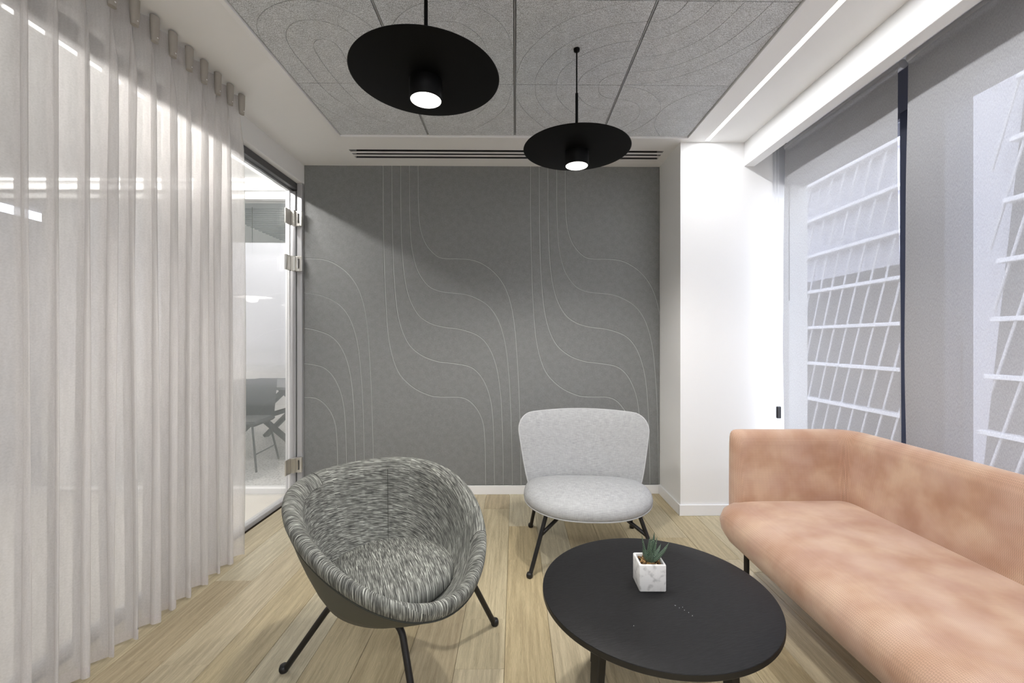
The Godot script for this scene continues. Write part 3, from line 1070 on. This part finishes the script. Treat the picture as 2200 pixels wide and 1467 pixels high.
# ---------------------------------------------------------------- furniture
func build_sofa() -> void:
	var o := thing("sofa", "salmon velvet sofa with low wraparound back in front of the blinds", "sofa", W(1.4, 0, 1.4))
	var base := W(1.4, 0, 1.4)
	var zf := 2.27
	var zn := 0.45
	# seat: a padded slab, rounded in plan and at its edge
	var rows := []
	var prof := [[0.10, 0.245], [0.045, 0.247], [0.012, 0.268], [-0.012, 0.31], [-0.018, 0.35], [-0.006, 0.39], [0.025, 0.42], [0.07, 0.437], [0.14, 0.446], [0.24, 0.448]]
	var plan := func(inset: float) -> PackedVector3Array:
		var r := PackedVector3Array()
		var x0: float = 1.04 + inset
		var x1: float = 1.74 - inset * 0.5
		var a: float = zn + inset
		var b: float = zf - inset
		var rad := maxf(0.02, 0.17 - inset * 0.5)
		var rb := 0.06
		for q in [[x0 + rad, b - rad, rad, PI, PI / 2], [x1 - rb, b - rb, rb, PI / 2, 0.0], [x1 - rb, a + rb, rb, 0.0, -PI / 2], [x0 + rad, a + rad, rad, -PI / 2, -PI]]:
			for i in 13:
				var t: float = lerpf(q[3], q[4], i / 12.0)
				r.append(W(q[0] + cos(t) * q[2], 0, q[1] + sin(t) * q[2]))
		return r
	for q in prof:
		var r: PackedVector3Array = plan.call(q[0])
		for i in r.size():
			r[i] = Vector3(r[i].x, q[1], r[i].z) - base
		rows.append(r)
	var seat := MB.new()
	seat.grid(rows, null, true, 0)
	seat.fan(rows[-1], W(1.4, 0.45, (zf + zn) / 2) - base, false, 0)
	seat.fan(rows[0], W(1.4, 0.245, (zf + zn) / 2) - base, true)
	part(seat, "seat", M.velvet, o)
	# back and arms: one upright pad swept round a path
	var path := []      # [x, z, outward normal]
	var xa := 1.165
	var xo := 1.735
	var zo := 2.235
	var zi := 0.51
	var rc := 0.10
	for i in 9: path.append([lerpf(xa, xo - rc, i / 8.0), zo, Vector2(0, 1)])
	for i in range(1, 9):
		var t := PI / 2 * i / 8.0
		path.append([xo - rc + rc * sin(t), zo - rc + rc * cos(t), Vector2(sin(t), cos(t))])
	for i in range(1, 17): path.append([xo, lerpf(zo - rc, zi + rc, i / 16.0), Vector2(1, 0)])
	for i in range(1, 9):
		var t := PI / 2 * i / 8.0
		path.append([xo - rc + rc * cos(t), zi + rc - rc * sin(t), Vector2(cos(t), -sin(t))])
	for i in range(1, 9): path.append([lerpf(xo - rc, xa, i / 8.0), zi, Vector2(0, -1)])
	var sec := [[-0.062, 0.40], [-0.066, 0.46], [-0.060, 0.56], [-0.052, 0.66], [-0.050, 0.72], [-0.043, 0.757], [-0.025, 0.781], [0.0, 0.791], [0.028, 0.785], [0.046, 0.765], [0.055, 0.73], [0.060, 0.62], [0.062, 0.46], [0.060, 0.30], [0.04, 0.27], [-0.04, 0.30]]
	var brows := []
	var total := path.size()
	for i in range(-4, total + 4):
		var k := clampi(i, 0, total - 1)
		var over := (k - i) if i < 0 else (i - k)
		var shrink := 1.0
		var push := 0.0
		if over > 0:
			var t := PI / 2 * over / 4.0
			shrink = maxf(0.05, cos(t))
			push = sin(t) * 0.045
		var x: float = path[k][0] - push
		var z: float = path[k][1]
		var nn: Vector2 = path[k][2]
		var r := PackedVector3Array()
		for s in sec:
			var off: float = s[0] * shrink
			var y: float = s[1]
			if over > 0:
				y = 0.5 + (y - 0.5) * lerpf(0.9, 1.0, shrink)
			r.append(W(x + nn.x * off, y, z + nn.y * off) - base)
		brows.append(r)
	var back := MB.new()
	back.grid(brows, null, true, 0)
	var mid0 := Vector3.ZERO
	for v in brows[0]: mid0 += v
	back.fan(brows[0], mid0 / sec.size(), true, 0)
	var mid1 := Vector3.ZERO
	for v in brows[-1]: mid1 += v
	back.fan(brows[-1], mid1 / sec.size(), false, 0)
	part(back, "backrest", M.velvet, o)
	# seams in the inner corners
	for z in [zo - 0.064, zi + 0.064]:
		var sm := MB.new()
		sm.tube([W(xo - 0.088, 0.45, z - 0.02 * signf(z - 1.4)) - base, W(xo - 0.082, 0.60, z - 0.016 * signf(z - 1.4)) - base, W(xo - 0.074, 0.73, z - 0.010 * signf(z - 1.4)) - base], 0.002, 6)
		part(sm, "seam", M.velvet, o)
	for q in [[1.115, 2.07], [1.68, 2.07], [1.115, 0.65], [1.68, 0.65]]:
		var lg := MB.new()
		lg.tube([W(q[0], 0, q[1]) - base, W(q[0], 0.25, q[1]) - base], 0.0125, 14)
		part(lg, "leg", M.black, o)


func leg_tube(pts: Array, r: float, foot: bool, parent: Node3D, m: Material) -> void:
	var mb := MB.new()
	mb.tube(pts, r, 14)
	var lg := part(mb, "leg", m, parent)
	if foot:
		var fb := MB.new()
		var f: Vector3 = pts[0]
		fb.lathe([Vector2(0.001, 0.0), Vector2(r * 1.25, 0.001), Vector2(r * 1.5, 0.008), Vector2(r * 1.5, 0.016), Vector2(r * 1.2, 0.026), Vector2(0.001, 0.027)], Vector3(f.x, 0.0, f.z), 16)
		part(fb, "foot_cap", m, lg)


func build_armchair() -> void:
	var cx := -0.473
	var cz := 1.652
	var phi := deg_to_rad(50.0)
	var o := thing("tub_armchair", "round tub armchair in dark grey melange fabric on black legs", "armchair", W(cx, 0, cz), phi)
	var inv := o.transform.affine_inverse()
	var a := 0.366
	var b := 0.363
	var rim := func(t: float) -> float: return 0.596 - 0.155 * cos(t) - 0.042 * cos(2 * t)
	var n := 96
	var pt := func(t: float, s: float, h: float) -> Vector3: return Vector3(b * sin(t) * s, h, a * cos(t) * s)
	# lip: rolled edge
	var lip_s := [[0.955, -0.046], [0.980, -0.037], [0.995, -0.024], [1.0, -0.010], [0.993, 0.001], [0.972, 0.008], [0.940, 0.009], [0.900, 0.004], [0.860, -0.010], [0.825, -0.032]]
	var rows := []
	var uvs := []
	for span in [[-155.0, 48.0, true], [48.0, 205.0, false]]:
		rows = []
		uvs = []
		var acc := 0.0
		for i in lip_s.size():
			var r := PackedVector3Array()
			var u := PackedVector2Array()
			if i > 0:
				acc += Vector2((lip_s[i][0] - lip_s[i - 1][0]) * 0.37, lip_s[i][1] - lip_s[i - 1][1]).length()
			for j in 61:
				var t := deg_to_rad(lerpf(span[0], span[1], j / 60.0))
				r.append(pt.call(t, lip_s[i][0], rim.call(t) + lip_s[i][1]))
				if span[2]:
					u.append(Vector2(acc * 2.6 + t * 0.36 * 0.9, t * 0.36 * 2.6))
				else:
					u.append(Vector2(t * 0.34 * 2.6, acc * 2.6 + t * 0.1))
			rows.append(r)
			uvs.append(u)
		var lip := MB.new()
		lip.grid(rows, uvs, false, 0)
		part(lip, "padded_lip", M.melange, o, false)
		var sl := []
		for i in lip_s.size(): sl.append(rows[i][0])
		var se := MB.new()
		se.tube(sl, 0.0012, 5)
		part(se, "seam", M.seam, o)
	# inner bowl
	rows = []
	uvs = []
	var steps := 16
	for i in steps + 1:
		var f := float(i) / steps
		var r := PackedVector3Array()
		var u := PackedVector2Array()
		for j in n + 1:
			var t := TAU * j / n
			var h0: float = rim.call(t) - 0.032
			# down the sloping wall, easing into the floor of the bowl
			var hm := lerpf(h0, 0.325, 0.80)
			var s: float = 0.825 * (1 - f) * (1 - f) + 0.68 * 2 * f * (1 - f) + 0.46 * f * f
			var h: float = h0 * (1 - f) * (1 - f) + hm * 2 * f * (1 - f) + 0.325 * f * f
			if j < n:
				r.append(pt.call(t, s, h))
			var arc := t * 0.34
			u.append(Vector2(arc * 2.6, (h0 - h + 0.12 * f) * 2.6 + arc * 0.45))
		rows.append(r)
		uvs.append(u)
	var bowl := MB.new()
	bowl.grid(rows, uvs, true, 0)
	bowl.fan(rows[-1], Vector3(0, 0.325, 0), false)
	part(bowl, "inner_bowl", M.melange, o, false)
	# outer shell
	rows = []
	for q in [[0.0, 0.962, 0.0], [0.22, 0.90, 0.0], [0.45, 0.82, 0.0], [0.7, 0.72, 0.0], [0.88, 0.63, 0.0], [1.0, 0.50, 0.0]]:
		var r := PackedVector3Array()
		for j in n:
			var t := TAU * j / n
			r.append(pt.call(t, q[1], lerpf(rim.call(t) - 0.045, 0.288, q[0])))
		rows.append(r)
	var shell := MB.new()
	shell.grid(rows, null, true, 0)
	shell.fan(rows[-1], Vector3(0, 0.288, 0), false)
	part(shell, "outer_shell", M.shell, o, false)
	# piping where lip meets shell
	var ring := []
	for j in n + 1:
		var t := TAU * j / n
		ring.append(pt.call(t, 0.963, rim.call(t) - 0.046))
	var pip := MB.new()
	pip.tube(ring, 0.003, 6, false)
	part(pip, "piping", M.seam, o)
	# seams on the inside of the back
	for deg in [148.0]:
		var t := deg_to_rad(deg)
		var line := []
		for i in 13:
			var f := i / 12.0 * 0.8
			var h0: float = rim.call(t) - 0.031
			line.append(pt.call(t, 0.825 * (1 - f) * (1 - f) + 0.68 * 2 * f * (1 - f) + 0.46 * f * f, h0 * (1 - f) * (1 - f) + lerpf(h0, 0.325, 0.80) * 2 * f * (1 - f) + 0.325 * f * f))
		var sm := MB.new()
		sm.tube(line, 0.0012, 5)
		part(sm, "seam", M.seam, o)
	# loose round cushion
	rows = []
	uvs = []
	for q in [[0.0, 0.330], [0.75, 0.330], [0.94, 0.338], [1.0, 0.362], [0.985, 0.388], [0.93, 0.402], [0.8, 0.413], [0.6, 0.421], [0.3, 0.427], [0.001, 0.428]]:
		var r := PackedVector3Array()
		var u := PackedVector2Array()
		for j in 65:
			var t := TAU * j / 64
			var v := Vector3(0.245 * sin(t) * q[0], q[1] - 0.004, -0.005 + 0.245 * cos(t) * q[0])
			if j < 64: r.append(v)
			u.append(Vector2(v.x * 0.45 - v.z, v.x + v.z * 0.45) * 2.4)
		rows.append(r)
		uvs.append(u)
	var cu := MB.new()
	cu.grid(rows, uvs, true, 0)
	part(cu, "seat_cushion", M.melange, o)
	# bent tube legs: two side frames
	var fa := inv * W(-0.872, 0.0, 1.645)
	var fc := inv * W(-0.315, 0.0, 1.405)
	var fb := inv * W(-0.088, 0.0, 1.905)
	var fd := fa + fb - fc
	var ta := inv * W(-0.672, 0.285, 1.607)
	var tc := inv * W(-0.390, 0.285, 1.485)
	var tb := inv * W(-0.195, 0.285, 1.80)
	var td := ta + tb - tc
	for pair in [[fa, ta, tc, fc], [fb, tb, td, fd]]:
		var m0: Vector3 = (pair[1] + pair[2]) / 2
		for q in [[pair[0], pair[1]], [pair[3], pair[2]]]:
			var f: Vector3 = q[0]
			var t: Vector3 = q[1]
			var d1 := (f - t).normalized()
			var d2 := (m0 - t).normalized()
			var pts := [f + Vector3(0, 0.002, 0)]
			for k in 7:
				var s := k / 6.0
				var p0 := t + d1 * 0.05
				var p2 := t + d2 * 0.05
				pts.append(p0 * (1 - s) * (1 - s) + t * 2 * s * (1 - s) + p2 * s * s)
			pts.append(m0)
			leg_tube(pts, 0.0115, true, o, M.black)


func build_lounge_chair() -> void:
	var at := W(0.425, 0, 2.55)
	var phi := deg_to_rad(-4.0)
	var o := thing("lounge_chair", "armless light grey linen lounge chair with curved back before felt wall", "lounge chair", at, phi)
	var inv := o.transform.affine_inverse()
	# seat pad
	var n := 72
	var out := func(t: float, s: float) -> Vector2:
		var c := cos(t)
		var d := sin(t)
		var x := 0.372 * signf(d) * pow(absf(d), 0.84 if c > 0 else 0.42)
		var z := (0.325 if c > 0 else 0.255) * signf(c) * pow(absf(c), 0.88 if c > 0 else 0.42)
		if c < 0: x *= 1.0 - 0.07 * pow(absf(c), 2.0)
		return Vector2(x, z) * s
	var top := func(p: Vector2) -> float:
		# dips behind the middle, falls away at the front and a little at the sides
		var fr := maxf(0.0, p.y - 0.05)
		return 0.408 - 0.45 * fr * fr - 0.10 * p.x * p.x - 0.10 * maxf(0.0, -p.y)
	var rows := []
	for q in [[0.80, -0.072], [0.95, -0.070], [0.985, -0.064], [1.0, -0.048], [0.992, -0.030], [0.965, -0.014], [0.91, -0.002], [0.80, 0.006], [0.6, 0.010], [0.35, 0.012], [0.1, 0.012], [0.001, 0.012]]:
		var r := PackedVector3Array()
		for j in n:
			var t := TAU * j / n
			var p: Vector2 = out.call(t, q[0])
			r.append(Vector3(p.x, top.call(p) + q[1], p.y))
		rows.append(r)
	var seat := MB.new()
	seat.grid(rows, null, true, 0)
	seat.fan(rows[0], Vector3(0, 0.32, 0), true)
	part(seat, "seat", M.linen, o)
	var ring := []
	for j in n + 1:
		var t := TAU * j / n
		var p: Vector2 = out.call(t, 0.985)
		ring.append(Vector3(p.x, top.call(p) - 0.064, p.y))
	var pip := MB.new()
	pip.tube(ring, 0.004, 6, false)
	part(pip, "seat_piping", M.linen_piping, o)
	# backrest
	var nu := 33
	var nv := 25
	var place := func(u: float, v: float, off: float) -> Vector3:
		var hw := lerpf(0.350, 0.434, pow(v, 0.8))
		var v0 := 0.72
		if v > v0:
			var t := (v - v0) / (1.0 - v0)
			hw -= 0.115 * (1.0 - sqrt(maxf(0.0, 1.0 - t * t)))
		var x := hw * u
		var y := 0.345 + 0.435 * v + 0.012 * (1.0 - u * u) * v
		var z := -0.245 - 0.125 * v + 0.62 * x * x
		return Vector3(x, y, z + off)
	var frows := []
	var brow := []
	var edge := []
	for i in nv:
		var f := PackedVector3Array()
		var g := PackedVector3Array()
		var v := i / float(nv - 1)
		v = 1.0 - pow(1.0 - v, 1.5)
		for j in nu:
			var u := -1.0 + 2.0 * j / (nu - 1)
			u = sin(u * PI / 2)
			var lump := 0.022 * (1.0 - pow(absf(u), 5.0)) * (1.0 - pow(absf(2.0 * v - 1.0), 6.0))
			f.append(place.call(u, v, lump))
			g.append(place.call(u, v, -0.018 - lump * 0.3))
		frows.append(f)
		brow.append(g)
	var back := MB.new()
	back.grid(frows, null, false, 0)
	back.grid(brow, null, false, 1, true)
	var fe := PackedVector3Array()
	var ge := PackedVector3Array()
	for j in nu: fe.append(frows[0][j]); ge.append(brow[0][j])
	for i in range(1, nv): fe.append(frows[i][nu - 1]); ge.append(brow[i][nu - 1])
	for j in range(nu - 2, -1, -1): fe.append(frows[nv - 1][j]); ge.append(brow[nv - 1][j])
	for i in range(nv - 2, 0, -1): fe.append(frows[i][0]); ge.append(brow[i][0])
	back.grid([ge, fe], null, true, 2)
	part(back, "backrest", M.linen, o)
	var pp := []
	for i in fe.size(): pp.append(fe[i] * 0.8 + ge[i] * 0.2)
	pp.append(pp[0])
	var bp := MB.new()
	bp.tube(pp, 0.0045, 6, false)
	part(bp, "back_piping", M.linen_piping, o)
	# splayed legs with braces under the seat
	var feet := [W(0.078, 0, 2.285), W(0.107, 0, 2.905), W(0.783, 0, 2.885), W(0.775, 0, 2.265)]
	var tops := [W(0.182, 0.335, 2.37), W(0.150, 0.33, 2.72), W(0.705, 0.33, 2.72), W(0.668, 0.335, 2.36)]
	var hubs := [W(0.335, 0.335, 2.45), W(0.36, 0.33, 2.62), W(0.50, 0.33, 2.62), W(0.515, 0.335, 2.44)]
	for i in 4:
		var f: Vector3 = inv * feet[i]
		var t: Vector3 = inv * tops[i]
		leg_tube([f + Vector3(0, 0.002, 0), t], 0.0115, true, o, M.black)
		var m := f.lerp(t, 0.60)
		var br := MB.new()
		br.tube([m, inv * hubs[i]], 0.0105, 12)
		part(br, "brace", M.black, o)
	var fr := MB.new()
	fr.tube([inv * tops[0], inv * tops[1]], 0.010, 10)
	fr.tube([inv * tops[3], inv * tops[2]], 0.010, 10)
	fr.tube([inv * hubs[0], inv * hubs[3]], 0.010, 10)
	fr.tube([inv * hubs[1], inv * hubs[2]], 0.010, 10)
	part(fr, "under_frame", M.black, o)


const TABLE := Vector3(0.470, 0.4175, 1.447)
const TABLE_R := 0.3755


func build_table() -> void:
	var o := thing("coffee_table", "round black oak coffee table with four splayed legs", "coffee table", W(TABLE.x, 0, TABLE.z))
	var n := 128
	var th := 0.019
	var y := TABLE.y
	var rows := []
	var uvs := []
	var turn := deg_to_rad(14.0)
	for q in [[0.001, 0.0], [0.25, 0.0], [0.5, 0.0], [0.75, 0.0], [0.994, 0.0], [0.9985, -0.0006], [1.0, -0.002]]:
		var r := PackedVector3Array()
		var u := PackedVector2Array()
		for j in n + 1:
			var t := TAU * j / n
			var v: Vector3 = Vector3(cos(t), 0, sin(t)) * q[0] * TABLE_R
			if j < n: r.append(v + Vector3(0, y + q[1], 0))
			u.append(Vector2(v.x, v.z).rotated(turn) * 2.4)
		rows.append(r)
		uvs.append(u)
	var top := MB.new()
	top.grid(rows, uvs, true, 0)
	part(top, "tabletop", M.black_oak, o, false)
	rows = []
	for q in [[1.0, -0.002], [1.0, -th + 0.002], [0.996, -th], [0.001, -th]]:
		var r := PackedVector3Array()
		for j in n:
			var t := TAU * j / n
			r.append(Vector3(cos(t) * q[0] * TABLE_R, y + q[1], sin(t) * q[0] * TABLE_R))
		rows.append(r)
	var ed := MB.new()
	for i in 3:
		ed.grid([rows[i], rows[i + 1]], null, true, i)
	part(ed, "edge_band", M.black_edge, o, false)
	for deg in [214.0, 304.0, 34.0, 124.0]:
		var d := Vector2(cos(deg_to_rad(deg)), sin(deg_to_rad(deg)))
		var lg := MB.new()
		# square tapered leg, turned with its side to the middle
		var rws := []
		for q in [[0.0, 0.285, 0.013], [y - th, 0.255, 0.0195]]:
			var c := W(d.x * q[1], q[0], d.y * q[1])
			var ax := Vector3(d.x, 0, -d.y)
			var bx := Vector3(-ax.z, 0, ax.x)
			var h: float = q[2]
			var e := h * 0.78
			var ring := PackedVector3Array()
			for w in [[h, -e], [h, e], [e, h], [-e, h], [-h, e], [-h, -e], [-e, -h], [e, -h]]:
				ring.append(c + ax * w[0] + bx * w[1])
			rws.append(ring)
		lg.grid(rws, null, true, -1)
		lg.fan(rws[0], (rws[0][0] + rws[0][4]) / 2, true)
		lg.fan(rws[1], (rws[1][0] + rws[1][4]) / 2)
		part(lg, "leg", M.black_edge, o)
	for q in [[1451, 1301], [1449.5, 1300.5], [1459, 1306], [1466, 1304.5], [1479, 1316], [1487, 1323], [1470, 1311], [1361, 1344.5]]:
		var at := on_y(q[0], q[1], y)
		var cr := thing("crumb", "tiny pale crumb lying on the black table", "crumb", at, 0.0, "crumbs on the coffee table")
		var sp := MB.new()
		var sz := 0.0006 + 0.0004 * rng.randf()
		sp.tube([Vector3(0, sz, 0), Vector3(0.0012, sz, 0.0004)], sz, 5)
		part(sp, "speck", M.satin, cr)


func build_pot() -> void:
	var c := on_y(1403.5, 1272.0, TABLE.y)
	var h := 0.0445
	var at := c + Vector3(0, 0, -h)
	var turn := deg_to_rad(-1.0)
	var o := thing("plant_pot", "small square white marbled pot on the black table", "plant pot", at, turn)
	var mb := MB.new()
	var hh := 0.089
	var ring := func(x: float, y: float) -> PackedVector3Array:
		var r := PackedVector3Array()
		var rad := minf(0.005, x * 0.2)
		for q in [[1, 1, 0.0], [-1, 1, PI / 2], [-1, -1, PI], [1, -1, PI * 1.5]]:
			for i in 4:
				var t: float = q[2] + PI / 2 * i / 3.0
				r.append(Vector3(q[0] * (x - rad) + cos(t) * rad, y, q[1] * (x - rad) + sin(t) * rad))
		return r
	var rows := []
	for q in [[h - 0.004, 0.0], [h - 0.001, 0.001], [h, 0.004], [h, hh - 0.003], [h - 0.001, hh - 0.001], [h - 0.003, hh], [h - 0.0065, hh], [h - 0.008, hh - 0.002], [h - 0.009, 0.055]]:
		rows.append(ring.call(q[0], q[1]))
	mb.grid(rows, null, true, 0)
	mb.fan(rows[0], Vector3.ZERO, true)
	mb.fan(rows[-1], Vector3(0, 0.055, 0))
	part(mb, "body", M.marble, o, false)
	# soil and bark chips
	var so := MB.new()
	so.box(Vector3(0, 0.072, 0), Vector3(2 * h - 0.018, 0.012, 2 * h - 0.018), 0.001)
	part(so, "soil", M.soil, o)
	for i in 90:
		var ch := MB.new()
		var p := Vector3((rng.randf() - 0.5) * 0.062, 0.0795 + rng.randf() * 0.004, (rng.randf() - 0.5) * 0.062)
		var b := Basis.from_euler(Vector3(rng.randf() * 0.8 - 0.4, rng.randf() * TAU, rng.randf() * 0.8 - 0.4))
		ch.box(Vector3.ZERO, Vector3(0.006 + rng.randf() * 0.008, 0.0025, 0.003 + rng.randf() * 0.004), 0.0008)
		for k in ch.p.size(): ch.p[k] = b * ch.p[k] + p
		part(ch, "bark_chip", M.bark[rng.randi() % 4], o)
	# zebra succulent
	var pl := thing("succulent", "small green striped succulent growing in the white pot", "plant", at + Vector3(0.0, 0.077, 0.002), 0.0)
	var px := func(x: float, y: float, dz: float) -> Vector3:
		# leaf tips read from the photograph, at the depth of the plant
		return on_z(x, y, -pl.position.z - dz) - pl.position
	var leaves := [
		[px.call(1378.3, 1146.5, -0.004), 0.006], [px.call(1406, 1142.5, -0.012), 0.0065], [px.call(1396, 1152.5, -0.018), 0.0055], [px.call(1400, 1154, -0.002), 0.005],
		[px.call(1412, 1151.5, 0.006), 0.0065], [px.call(1438, 1164.5, -0.006), 0.0065], [px.call(1433.5, 1170.5, 0.012), 0.0075], [px.call(1380.5, 1176, 0.02), 0.0065],
		[px.call(1400, 1183, 0.03), 0.007], [px.call(1388, 1180, -0.02), 0.006], [px.call(1420, 1168, -0.022), 0.006], [px.call(1426, 1184, 0.028), 0.007]]
	for q in leaves:
		var tip: Vector3 = q[0]
		var w: float = q[1]
		var out := Vector3(tip.x, 0, tip.z)
		var lf := MB.new()
		var rws := []
		var us := []
		var len := tip.length()
		var sidev := tip.cross(Vector3.UP).normalized()
		if sidev.length() < 0.1: sidev = Vector3.RIGHT
		for i in 15:
			var s := i / 14.0
			var bow := out * (-0.15 * sin(s * PI)) + Vector3(0, -0.10 * len * sin(s * PI) * (out.length() / maxf(len, 0.001)), 0)
			var c0 := tip * s + bow * -1.0 * 0.0 + out * (0.22 * sin(s * PI)) * (1.0 - s * 0.5)
			var rr := 1.4 * w * (1.0 - pow(s, 1.7)) * (0.85 + 0.5 * sin(minf(s * 2.4, PI))) + 0.0003
			var d := tip.normalized()
			var up := sidev.cross(d).normalized()
			var ringv := PackedVector3Array()
			var ru := PackedVector2Array()
			for j in 9:
				var t := TAU * j / 8
				if j < 8: ringv.append(c0 + sidev * cos(t) * rr + up * sin(t) * rr * 0.5)
				ru.append(Vector2(j / 8.0, s * len * 14.0))
			rws.append(ringv)
			us.append(ru)
		lf.grid(rws, us, true, 0)
		part(lf, "leaf", M.succulent, pl)


func build_pendants() -> void:
	for q in [[-0.3165, 1.545, "black disc pendant lamp hanging above the tub armchair"], [0.303, 2.115, "black disc pendant lamp hanging near the felt wall and vent"]]:
		var at := W(q[0], 2.185, q[1])
		var o := thing("pendant_lamp", q[2], "pendant lamp", at, 0.0, "black disc pendants")
		var r := 0.261
		var sh := MB.new()
		sh.lathe([Vector2(0.012, -0.012), Vector2(0.10, -0.0115), Vector2(0.20, -0.007), Vector2(r - 0.003, -0.001)], Vector3.ZERO, 96, 0)
		sh.lathe([Vector2(r - 0.003, -0.001), Vector2(r, 0.0005), Vector2(r - 0.001, 0.002)], Vector3.ZERO, 96, 1)
		sh.lathe([Vector2(r - 0.001, 0.002), Vector2(0.20, -0.003), Vector2(0.10, -0.0075), Vector2(0.008, -0.008)], Vector3.ZERO, 96, 2)
		part(sh, "shade", M.lamp_black, o, false)
		var hub := MB.new()
		hub.lathe([Vector2(0.058, -0.010), Vector2(0.058, -0.079), Vector2(0.0565, -0.081), Vector2(0.054, -0.081), Vector2(0.0535, -0.074), Vector2(0.001, -0.074)], Vector3.ZERO, 48, 0)
		part(hub, "housing", M.lamp_black, o, false)
		var led := MB.new()
		led.lathe([Vector2(0.001, -0.0815), Vector2(0.050, -0.0815), Vector2(0.0535, -0.080), Vector2(0.0535, -0.076), Vector2(0.001, -0.075)], Vector3.ZERO, 48, 0)
		part(led, "light_lens", glow(Color(1, 0.975, 0.94), 4.0), o)
		var st := MB.new()
		st.tube([Vector3(0, -0.01, 0), Vector3(0, 0.275, 0)], 0.0068, 12)
		part(st, "sleeve", M.lamp_black, o)
		var wr := MB.new()
		wr.tube([Vector3(0, 0.27, 0), Vector3(0, CEIL + 0.004 - 2.185, 0)], 0.0036, 10)
		part(wr, "rod", M.lamp_black, o)
		var cn := MB.new()
		cn.lathe([Vector2(0.004, CEIL - 2.185 - 0.012), Vector2(0.014, CEIL - 2.185 - 0.008), Vector2(0.015, CEIL - 2.185 + 0.004)], Vector3.ZERO, 24, 0)
		part(cn, "ceiling_cup", M.lamp_black, o, false)
		lamp("spot", "pendant_light", at + Vector3(0, -0.086, 0), 1.6, Color(1, 0.98, 0.955), Vector2(0.05, 0), DOWN)


func build_curtain() -> void:
	var o := thing("sheer_curtain", "floor length off white sheer curtain with pinch pleats before glass", "curtain", W(-1.62, 0, 1.45))
	var base := o.position
	var step := 0.1005
	var z_end := 2.515
	var count := 20
	var top := CEIL - 0.012
	var lay := func(s: float, y: float) -> Vector3:
		# s counts pleats; folds are deep at the hem and pinched at the heading
		var f := fposmod(s, 1.0)
		var i := floorf(s)
		var k := clampf((top - y) / 0.35, 0.0, 1.0)
		k = k * k * (3 - 2 * k)
		var jit := sin(i * 12.9898) * 0.5 + sin(i * 4.1 + 1.0) * 0.5
		var amp := lerpf(0.024, 0.050 + 0.008 * jit, k)
		var wz := lerpf(0.004, 0.020, k)
		var x := amp * cos(TAU * f) + 0.006 * k * sin(i * 2.3 + y * 1.2)
		var z := z_end - (i + f) * step + wz * sin(2 * TAU * f) + 0.008 * k * jit * sin(TAU * f) + 0.006 * sin(y * 1.7 + i * 1.3) * k
		return W(-1.615 + x, y, z) - base
	var per := 20
	var strip := func(y0: float, y1: float, ny: int, push: float) -> MB:
		var rows := []
		var us := []
		for a in ny + 1:
			var y := lerpf(y0, y1, float(a) / ny)
			var r := PackedVector3Array()
			var u := PackedVector2Array()
			for j in count * per + 1:
				var v: Vector3 = lay.call(float(j) / per, y)
				r.append(v + Vector3(push, 0, 0))
				u.append(Vector2(float(j) / per * 0.16, y * 0.5))
			rows.append(r)
			us.append(u)
		var mb := MB.new()
		mb.grid(rows, us, false, 0)
		return mb
	part(strip.call(0.055, top, 26, 0.0), "cloth", M.sheer, o, false)
	part(strip.call(0.014, 0.055, 2, 0.0), "hem", M.hem, o, false)
	part(strip.call(top - 0.085, top, 2, -0.002), "heading_tape", M.hem, o, false)
	for i in count:
		var c: Vector3 = lay.call(float(i), top)
		var tb := MB.new()
		var rows := []
		for q in [[top + 0.004, 0.021], [top - 0.055, 0.020], [top - 0.105, 0.016]]:
			var r := PackedVector3Array()
			for j in 12:
				var t := TAU * j / 12
				r.append(Vector3(c.x + 0.016 + cos(t) * q[1] * 0.75, q[0], c.z + sin(t) * q[1]))
			rows.append(r)
		tb.grid(rows, null, true, 0)
		tb.fan(rows[0], Vector3(c.x + 0.016, top + 0.004, c.z), true)
		tb.fan(rows[2], Vector3(c.x + 0.016, top - 0.105, c.z))
		var pt := part(tb, "pleat_tab", M.tape, o)
		var bt := MB.new()
		bt.lathe([Vector2(0.001, 0.003), Vector2(0.003, 0.002), Vector2(0.0035, 0.0), Vector2(0.001, -0.001)], Vector3.ZERO, 10)
		for k in bt.p.size():
			var v: Vector3 = bt.p[k]
			bt.p[k] = Vector3(c.x + 0.028 + v.y, top - 0.088 + v.z, c.z + v.x)
		part(bt, "stitch", M.satin, pt)
